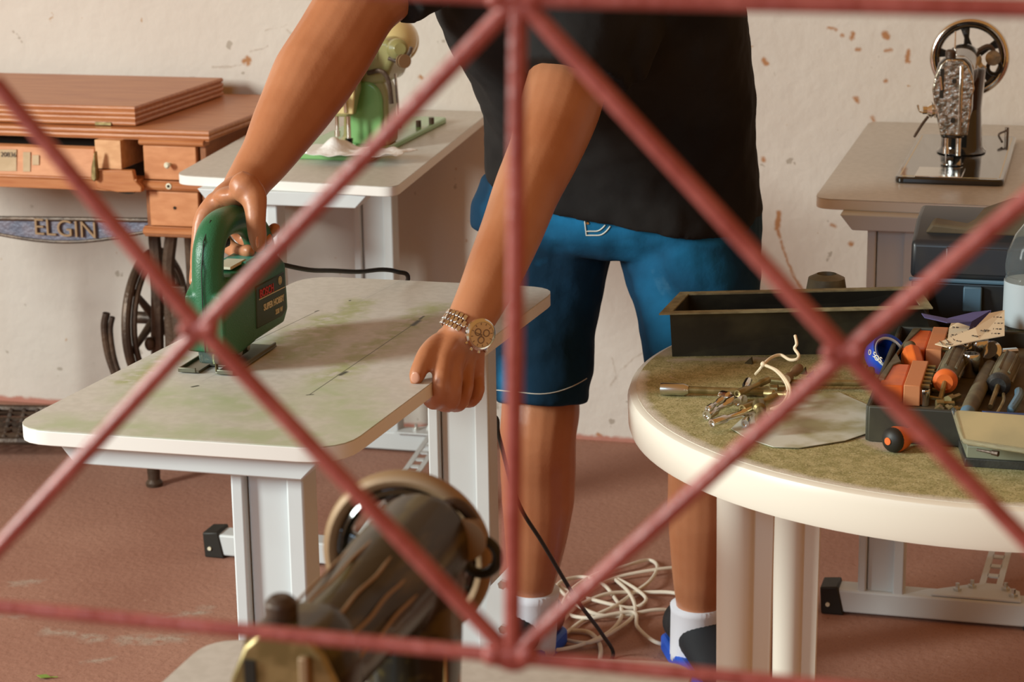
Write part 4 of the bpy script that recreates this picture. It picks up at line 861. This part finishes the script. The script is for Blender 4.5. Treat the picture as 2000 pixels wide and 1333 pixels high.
# open tool case base
tc_ = thing('tool_case', (-.10, 2.66, RZ), 'open black tool case base filled with bits, sockets and screwdrivers', 'tool case')
X0, X1, Y0, Y1 = -.250, .085, 2.475, 2.872; zc = RZ+.001
m = MB(); m.box(((X0+X1)/2, (Y0+Y1)/2, zc+.009), (X1-X0, Y1-Y0, .018))
for c_, d_ in ((((X0+X1)/2, Y0, zc+.022), (X1-X0, .006, .044)), (((X0+X1)/2, Y1, zc+.022), (X1-X0, .006, .044)), ((X0, (Y0+Y1)/2, zc+.022), (.006, Y1-Y0, .044)), ((X1, (Y0+Y1)/2, zc+.022), (.006, Y1-Y0, .044))): m.box(c_, d_)
obj('shell', m, 'tray', tc_, bevel=.002)
m = MB(); m.box((-.08, 2.68, zc+.020), (.32, .375, .006)); 
obj('insert', m, 'dirt', tc_, bevel=.001)
m = MB(); m.prism([pz(1716, 738, .768), pz(1783, 641, .768), pz(1800, 641, .768), pz(1771, 668, .768), pz(1752, 690, .768), pz(1760, 706, .768), pz(1745, 712, .768), pz(1728, 740, .768)], (0, 0, -.006))
obj('khaki_ledge', m, 'grip', tc_, bevel=.001)
FL_ = zc+.0235   # floor of the case
def inn(x, y, h=0): return pz(x, y, FL_+h)
def top(o, label, cat, group=None): return props(o, label, cat, group)
# two orange bit holders
for n_, (a, b_, lab) in enumerate((((1776, 652), (1812, 678), 'orange bit holder at the back left corner of the tool case'), ((1733, 718), (1770, 748), 'orange bit holder at the front left corner of the tool case'))):
    q = [pz(a[0]+4, a[1]-8, .766), pz(b_[0]+8, a[1]-6, .766), pz(b_[0]-6, b_[1]+6, .766), pz(a[0]-16, b_[1]+4, .766)]
    c_ = sum(q, Vector())/4; t = thing('bit_holder', (c_.x, c_.y, FL_), lab, 'bit holder', 'orange bit holders')
    obj('holder_block', MB().prism([v for v in q], (0, 0, FL_-.766+.0)), 'orange', t, bevel=.002)
    e0 = (q[1]+q[2])/2; dy = (q[1]-q[2])*.55
    obj('holder_comb', MB().box((e0.x+.012, e0.y-.004, FL_+.013), (.020, abs(dy.y)*1.9+.012, .026)), 'orange_d', t, bevel=.001)
    for i in range(6):
        f = i/5-.5; p = Vector((e0.x+.016, e0.y-.004+dy.y*1.6*f, FL_+.026)); obj('bit', MB().tube([p-Vector((.010, 0, .004)), p+Vector((.016, 0, -.004))], .0027, 6), 'brass_d', t)
        if i % 2 == 0: obj('bit', MB().tube([p+Vector((.016, 0, -.018)), p+Vector((.034, 0, -.020))], .0026, 6), 'brass_d', t)
c_ = inn(1783, 706, .012)
t = thing('ratchet_driver', (c_.x, c_.y, FL_), 'orange hexagonal handle lying between the two orange bit holders', 'handle')
obj('grip', MB().lathe([(0, -.030), (.010, -.030), (.013, -.024), (.013, .012), (.010, .018), (0, .018)], (c_.x, c_.y, FL_+.016), (-.25, .9, .35), 8), 'orange', t, smooth=20, bevel=.001)
obj('collar', MB().lathe([(0, .018), (.008, .018), (.008, .028), (0, .028)], (c_.x, c_.y, FL_+.016), (-.25, .9, .35), 16), 'dirt', t)
obj('tip', MB().lathe([(0, -.045), (.008, -.045), (.009, -.030), (0, -.030)], (c_.x, c_.y, FL_+.016), (-.25, .9, .35), 8), 'orange', t)
# row of small sockets
def socket(p, r, h, m_, ax=(0, 0, 1), lab='', grp=None, n=20, floor=None):
    p = Vector(p); o = obj('socket', MB().lathe([(0, h*.45), (r*.62, h*.45), (r*.66, h), (r*.92, h), (r, h*.9), (r, h*.62), (r*.9, h*.5), (r*.9, h*.08), (r*.84, 0), (0, 0)], p, ax, n), m_, loc=p)
    return props(o, lab, 'socket', grp)
a, b_ = inn(1822, 752), inn(1798, 796)
for i in range(6):
    socket(a.lerp(b_, i/6), .0064, .016, 'brass_d', lab='small dusty socket in the diagonal row beside the orange bit holders', grp='small sockets in a diagonal row')
socket(inn(1806, 792), .0062, .020, 'chrome', lab='small bright silver socket at the front end of the diagonal row')
socket(inn(1894, 735), .0125, .030, 'chrome', lab='chrome socket standing in front, beside the grey file handle')
socket(inn(1908, 712), .0150, .034, 'chrome', lab='larger chrome socket standing right behind the front chrome one')
c_ = inn(1882, 690, .014); socket(c_, .012, .022, 'chrome', (-.4, -.9, .35), 'chrome socket lying on its side next to the orange collared screwdriver')
c_ = inn(1935, 690, .016); t = thing('ratchet', (c_.x, c_.y, FL_), 'round polished ratchet head against the measuring tape', 'ratchet')
obj('head', MB().lathe([(0, -.010), (.014, -.010), (.016, -.004), (.016, .004), (.012, .009), (0, .010)], c_, (-.3, -.75, .6), 24), 'chrome', t); obj('shank', MB().tube([c_, c_+Vector((.03, .04, -.006))], .005, 10), 'chrome', t)
# screwdriver with orange collar
def driver(nm, pb, pc, pt, rh, lab, collar, handle):
    B_, C_, T2 = pb, pc, pt; d = (C_-B_).normalized(); t = thing(nm, (C_.x, C_.y, FL_), lab, 'screwdriver')
    L_ = (C_-B_).length; m = MB()
    m.lathe([(0, 0), (rh*.7, .002), (rh, .010), (rh*1.02, L_*.5), (rh*.92, L_*.8), (rh*.85, L_), (0, L_)], B_, d, 16)
    for i in range(6):
        u = d.orthogonal().normalized(); v = d.cross(u); a_ = 2*PI*i/6; e_ = (u*math.cos(a_)+v*math.sin(a_))*rh*.98; m.tube([B_+d*.010+e_, B_+d*L_*.8+e_], rh*.16, 6)
    obj('handle', m, handle, t)
    obj('collar', MB().lathe([(0, L_-.004), (rh*1.12, L_-.004), (rh*1.12, L_+.001), (rh*.75, L_+.006), (0, L_+.006)], B_, d, 24), collar, t)
    obj('shaft', MB().tube([B_+d*(L_+.004), T2], .0032, 8), 'brass_d', t); return t
driver('screwdriver', inn(1872, 690, .018), inn(1846, 745, .022), inn(1836, 782, .006), .0135, 'screwdriver with a thick dusty handle and bright orange collar', 'orange', 'grip')
driver('screwdriver', inn(1974, 702, .016), inn(1950, 752, .014), inn(1934, 795, .004), .0135, 'screwdriver with a fluted khaki handle below the clear bottle', 'black_pl', 'grip')
c0, c1 = inn(1934, 716, .010), inn(1890, 806, .010)
t = thing('file', (c0.x, c0.y, FL_), 'file with a long grey rounded handle lying in the tool case', 'file')
obj('handle', MB().tube([c0, c0.lerp(c1, .3), c0.lerp(c1, .8), c1], [.0085, .010, .010, .009], 14, round_ends=True), 'grip', t); obj('blue_tip', MB().tube([c1, c1+(c1-c0).normalized()*.010], [.0092, .006], 14, round_ends=True), 'latch', t)
for i, (x, y, ln, an) in enumerate(((1846, 790, .022, .3), (1862, 778, .026, 1.1), (1856, 800, .020, 2.0), (1872, 802, .018, .8), (1835, 800, .022, 1.6))):
    p = inn(x, y, .007); d = Vector((math.cos(an), math.sin(an), 0))*ln/2
    props(obj('bit', MB().tube([p-d, p-d*.2, p-d*.2, p+d], [.0062, .0062, .004, .0038], 6), 'brass_d', loc=p), 'dusty brass coloured driver bit in the loose pile at the case front', 'bit', 'loose driver bits at the front of the tool case')
for (x, y, x2, y2, lab) in ((1990, 765, 1975, 800, 'grey pliers handle at the right edge, beside the khaki screwdriver'), (1960, 770, 1945, 812, 'thin bent hook pick lying between the khaki screwdriver and the pliers handle')):
    a, b_ = inn(x, y, .010), inn(x2, y2, .006); r0 = .0055 if x == 1990 else .002
    props(obj('pliers' if x == 1990 else 'pick', MB().tube(curve([a, a.lerp(b_, .5)+Vector((.004, 0, .004)), b_]), r0, 10, round_ends=True), 'latch' if x == 1990 else 'brass_d', loc=a), lab, 'pliers' if x == 1990 else 'pick')
# measuring tape folded loosely across the case
t = thing('measuring_tape', tuple(inn(1880, 660, .02)), 'loosely folded cloth measuring tape printed with numbers', 'measuring tape')
def strip(pp, m_, nm, par=t):
    m = MB(); 
    m.prism([pz(x, y, h) for x, y, h in pp], (0, 0, -.0012)); return obj(nm, m, m_, par, smooth=0)
st = strip([(1826, 672, .778), (1850, 678, .778), (1912, 664, .786), (1962, 655, .792), (1962, 606, .800), (1932, 612, .800), (1905, 640, .792)], 'tape', 'tape_strip')
st2 = strip([(1850, 668, .770), (1854, 640, .770), (1862, 622, .782), (1890, 618, .784), (1925, 612, .780), (1915, 636, .778), (1880, 660, .770)], 'tape', 'tape_fold')
strip([(1800, 612, .793), (1850, 622, .788), (1900, 610, .794), (1936, 606, .796), (1926, 634, .781), (1906, 640, .776), (1890, 650, .772), (1898, 628, .786), (1850, 630, .786), (1806, 620, .79)], 'tape_v', 'tape_back')
rr2 = (pz(1955, 640, .79)-pz(1835, 674, .79)).normalized(); uu2 = rr2.cross(Vector((0, 0, -1))); uu2 = Vector((0, 0, 1)).cross(rr2)
for (s_, x, y, h, sz) in (('53', 1856, 672, .7795, .011), ('54', 1876, 666, .782, .011), ('55', 1908, 656, .787, .013), ('56', 1924, 646, .7905, .012)):
    obj('number', text_mb(s_, sz, pz(x, y, h+.0008), rr2, uu2, .0002), 'ink', st)
for (s_, x, y) in (('146', 1948, 620), ('147', 1950, 632), ('148', 1947, 643), ('149', 1944, 652)):
    obj('number', text_mb(s_, .0085, pz(x, y, .8015-.0008*(y-620)/8), Vector((1, .05, 0)), Vector((0, 1, 0)), .0002), 'ink', st)
for i in range(8):
    f = i/8; x = 1835+f*88; y = 666-f*36; obj('tick', MB().tube([pz(x, y, .7805+.010*f), pz(x+7, y+8, .7802+.010*f)], .0005, 4), 'ink', st)
for (s_, x, y) in (('29', 1866, 640), ('30', 1864, 655)): obj('number', text_mb(s_, .010, pz(x, y, .7815 if y < 645 else .774), Vector((1, 0, 0)), Vector((0, 1, 0)), .0002), 'ink', st2)
# roll of blue printed tape leaning on the case
cA = on(1722, 712, .016); cB = cA+Vector((.010, .055, .008))
t = thing('tape_roll', (cA.x, cA.y, RZ), 'blue printed roll of tape with a pale ring beside the tool case', 'tape roll')
ax3 = Vector((.55, -.55, .62)).normalized(); rc = pz(1730, 694, RZ+.03)
obj('roll', MB().lathe([(.020, -.012), (.0255, -.012), (.0255, .012), (.020, .012), (.020, -.012)], rc, ax3, 36), 'blue', t)
obj('ring', MB().torus(pz(1737, 690, RZ+.035), ax3, .022, .0022, 36, 8), 'steel', t)
for (s_, x, y) in (('0 5', 1704, 690), ('OS', 1716, 700)): obj('print', text_mb(s_, .010, pz(x, y, RZ+.052)+Vector((0, -.004, 0)), Vector((.75, -.5, -.2)), Vector((.1, .3, .9)), .0006), 'cream', t)
c_ = on(1700, 722, .006); props(obj('bolt', MB().lathe([(0, -.012), (.007, -.012), (.007, -.004), (.0045, -.004), (.0045, .014), (0, .014)], c_, (1, -.3, 0), 12), 'screw', loc=c_), 'short silver bolt lying below the blue tape roll', 'bolt')
# long spanner rods
a, b_ = on(1290, 760, .0085), on(1445, 765, .0085)
t = thing('socket_wrench', (a.x, a.y, RZ), 'long thin tubular socket wrench pointing left across the dusty table', 'wrench')
obj('shaft', MB().tube([a.lerp(b_, .2), b_, on(1560, 762, .0085)], .0048, 12), 'brass_d', t); obj('socket_end', MB().lathe([(.0035, .004), (.005, 0), (.0075, 0), (.0080, .004), (.0080, .030), (.0055, .036), (0, .036)], a, (b_-a).normalized(), 16), 'screw', t)
pts = [on(1505, 744, .010), on(1560, 748, .010), on(1640, 748, .010), on(1685, 748, .010), on(1700, 738, .012), on(1702, 722, .018)]
props(obj('hooked_rod', MB().tube(curve(pts), .0046, 12), 'brass_d', loc=pts[0]), 'dusty brass coloured rod with a bent up end, lying across the table', 'rod')
# bunch of keys tied with wire
spec = [(1380, 812, 1432, 782, .0062, 'chrome'), (1390, 828, 1470, 800, .0055, 'chrome'), (1382, 800, 1410, 780, .0040, 'chrome'), (1410, 774, 1452, 782, .0072, 'chrome'), (1440, 786, 1462, 745, .0055, 'chrome'), (1450, 800, 1515, 775, .0058, 'brass_d'),
        (1462, 762, 1520, 760, .0062, 'brass_d'), (1495, 770, 1548, 772, .0065, 'brass_d'), (1490, 828, 1482, 790, .0085, 'brass_d'), (1455, 828, 1466, 806, .0050, 'chrome'), (1560, 720, 1535, 742, .0065, 'iron_t'), (1440, 770, 1500, 742, .0050, 'brass_d')]
kt = thing('socket_key_bunch', tuple(on(1470, 790)), 'bunch of shiny socket keys threaded together on a twisted pale wire', 'keys')
for i, (x, y, x2, y2, r0, m_) in enumerate(spec):
    h0 = .007+.006*(i % 3); a, b_ = on(x, y, h0), on(x2, y2, h0+.004); d = (b_-a).normalized(); L_ = (b_-a).length
    kk = obj('socket_key', MB().lathe([(0, .003), (r0*.6, .003), (r0*.7, 0), (r0, 0), (r0*1.05, .002), (r0, L_*.32), (r0*.62, L_*.38), (r0*.62, L_*.7), (r0*.95, L_*.75), (r0*.95, L_), (0, L_)], a, d, 14), m_, kt)
wp = [(1553, 656, .060), (1556, 672, .052), (1552, 681, .046), (1560, 694, .040), (1556, 702, .036), (1542, 703, .034), (1525, 694, .036), (1508, 698, .036), (1494, 709, .034), (1484, 722, .026), (1476, 731, .016)]
obj('wire_tie', MB().tube(curve([pz(x, y, RZ+h) for x, y, h in wp], 5), .0021, 8), 'tie', kt)
for k in (0, 5): obj('wire_loop', MB().tube(curve([pz(x+k, y+k*.4, RZ+h) for x, y, h in ((1488, 712, .030), (1500, 716, .034), (1515, 724, .034), (1530, 740, .030), (1538, 757, .024), (1537, 775, .018), (1524, 792, .010), (1505, 800, .004))], 5), .0021, 8), 'tie', kt)
obj('wire_knot', MB().ell(pz(1491, 712, RZ+.034), (.004, 0, 0), (0, .004, 0), (0, 0, .004)), 'tie', kt)
# clear plastic sheet
sp = [(1428, 838), (1470, 800), (1515, 778), (1580, 768), (1640, 768), (1690, 790), (1738, 818), (1722, 838), (1650, 862), (1560, 876), (1510, 874), (1460, 858)]
props(obj('plastic_sheet', MB().prism([on(x, y, .0015) for x, y in sp], (0, 0, .0008)), 'sheet', loc=on(1580, 820)), 'flat translucent plastic sheet dusted with sawdust at the table edge', 'sheet')
# orange stubby driver
ca, cb = on(1731, 856, .0165), on(1774, 842, .014)
t = thing('stubby_screwdriver', (ca.x, ca.y, RZ), 'orange stubby screwdriver with a black end, in front of the tool case', 'screwdriver')
d = (cb-ca).normalized(); d = Vector((.55, .82, -.04)).normalized(); ca = on(1736, 862, .0150)
obj('grip', MB().lathe([(0, .004), (.0135, .004), (.0155, .014), (.0130, .026), (.009, .034), (.0095, .052), (.0115, .058), (.0105, .070), (.006, .074), (0, .074)], ca, d, 20), 'orange', t)
obj('end_cap', MB().ell(ca+d*.008, d*.010, d.orthogonal().normalized()*.0150, d.cross(d.orthogonal()).normalized()*.0150, 24, 12), 'rubber', t)
obj('end_mark', MB().lathe([(0, 0), (.0045, 0), (.0045, .0006), (0, .0006)], ca-d*.0020, -d, 16), 'orange', t)
# hinged clear box with a screw
t = thing('parts_box', tuple(on(1930, 900)), 'small clear plastic box with dusty open lid at the right front of the table', 'box')
q = [on(1866, 912), on(2090, 925), on(2085, 872), on(1862, 864)]
bq = [on(1884, 912), on(2100, 926), on(2095, 876), on(1868, 866)]
obj('base', MB().prism(bq, (0, 0, .010)), 'black_pl', t, bevel=.001); obj('tub', MB().prism([v+Vector((0, 0, .010)) for v in inset(bq, .002)], (0, 0, .014)), 'boxbase', t, bevel=.001)
lq = [pz(1872, 866, .757), pz(2100, 896, .757), pz(2095, 818, .782), pz(1862, 800, .782)]
lq[0] = pz(1880, 862, .757)
obj('lid', MB().prism(rounded(lq, .008, 3), (0, 0, -.004)), 'boxlid', t, bevel=.001)
obj('lid_lip', MB().tube([lq[3], lq[0], lq[1]], .0028, 8), 'pet', t)
a, b_ = pz(1908, 879, RZ+.027), pz(1950, 887, RZ+.027)
props(obj('screw', MB().tube([a, a.lerp(b_, .7), a.lerp(b_, .7), b_], [.0014, .002, .003, .0035], 8), 'iron', loc=a), 'dark screw lying on the clear parts box', 'screw')
props(obj('card', MB().prism([pz(1918, 803, .772), pz(2080, 812, .772), pz(2080, 830, .772), pz(1985, 822, .772)], (0, 0, -.001)), 'blue_d', loc=pz(1960, 810, .77)), 'dark blue card between the parts box lid and the tool case', 'card')
# bottle
bc = Vector((-.083, 2.895, RZ+.001)); bc.x = py(2012, 690, 2.92).x; bc.y = 2.92
t = thing('bottle', tuple(bc), 'clear plastic water bottle with a red cap at the right edge', 'bottle')
pf = [(0, 0), (.033, 0), (.038, .006)]
for i in range(9): pf += [(.038, .012+i*.012), (.0365, .016+i*.012), (.038, .020+i*.012)]
pf += [(.0385, .126), (.036, .145), (.027, .168), (.016, .183), (.0125, .192), (.0125, .2)]
inner = [(max(r0-.0012, 0), h+(.0012 if h < .01 else 0)) for r0, h in pf[::-1]]
obj('bottle_body', MB().lathe(pf+inner, bc, n=40), 'pet', t)
obj('label_wrap', MB().lathe([(.0388, .045), (.0391, .045), (.0391, .105), (.0388, .105)], bc, n=40), 'water', t)
obj('neck_ring', MB().lathe([(0, .187), (.0155, .187), (.0155, .192), (0, .192)], bc, n=24), 'blue', t)
obj('cap', MB().lathe([(0, .193), (.0150, .193), (.0155, .197), (.0150, .212), (.0135, .214), (0, .214)], bc, n=24), 'cap', t)
# dark debris on the table top
for i, (x, y) in enumerate(((1463, 706), (1568, 726), (1583, 733))):
    p = on(x, y, .003); props(obj('wood_chip', MB().prism([p+Vector((-.006, -.002, -.003)), p+Vector((.005, -.004, -.003)), p+Vector((.002, .003, .004))], (.001, .004, .001)), 'chip', loc=p), ['small dark wood chip on the table just before the long tray', 'small dark wood chip behind the bent rod, nearer the tray', 'small dark wood chip behind the bent rod, farther right'][i], 'wood chip')

# ------------------------------------------------------------------ white extension cable in a heap on the floor, leaf
loops = [(1450, 1112), (1370, 1108), (1290, 1112), (1200, 1130), (1150, 1155), (1120, 1190), (1092, 1215), (1110, 1160), (1160, 1125), (1230, 1103), (1268, 1095), (1284, 1108), (1270, 1135), (1236, 1160), (1200, 1185), (1140, 1212), (1095, 1235),
         (1085, 1150), (1130, 1128), (1175, 1140), (1200, 1168), (1215, 1200), (1190, 1235), (1130, 1262), (1075, 1270), (1080, 1248), (1150, 1256), (1205, 1230), (1240, 1198), (1230, 1160), (1200, 1130), (1240, 1150), (1262, 1172), (1235, 1188),
         (1180, 1178), (1120, 1160), (1085, 1145), (1140, 1190), (1200, 1205), (1280, 1192), (1330, 1196), (1400, 1205), (1330, 1162), (1250, 1158), (1180, 1162), (1110, 1195), (1150, 1208), (1235, 1196), (1245, 1225), (1275, 1252), (1305, 1262)]
cpts = [pz(x, y, .006+.010*((i*37) % 5)/4) for i, (x, y) in enumerate(loops)]
t = thing('extension_cable', tuple(pz(1210, 1190, 0)), 'heap of tangled flat white extension cable on the floor between the feet', 'cable')
obj('cable', MB().tube(curve(cpts, 8), .0036, 8), 'cable_w', t)
l2 = [(1110, 1232), (1150, 1236), (1172, 1262), (1170, 1300), (1160, 1340)]
obj('cable', MB().tube(curve([pz(x, y, .006) for x, y in l2], 8), .0042, 8), 'cable_w', t)
p = pz(84, 1322, .004); m = MB()
m.prism([p+Vector((-.012, 0, 0)), p+Vector((0, -.008, 0)), p+Vector((.016, -.001, 0)), p+Vector((.002, .008, 0))], (0, 0, .0012)); m.tube([p+Vector((.012, 0, 0)), p+Vector((.026, .004, 0))], .001, 6)
props(obj('leaf', m, 'leaf', loc=p), 'tiny green leaf lying on the red floor at the bottom left', 'leaf')
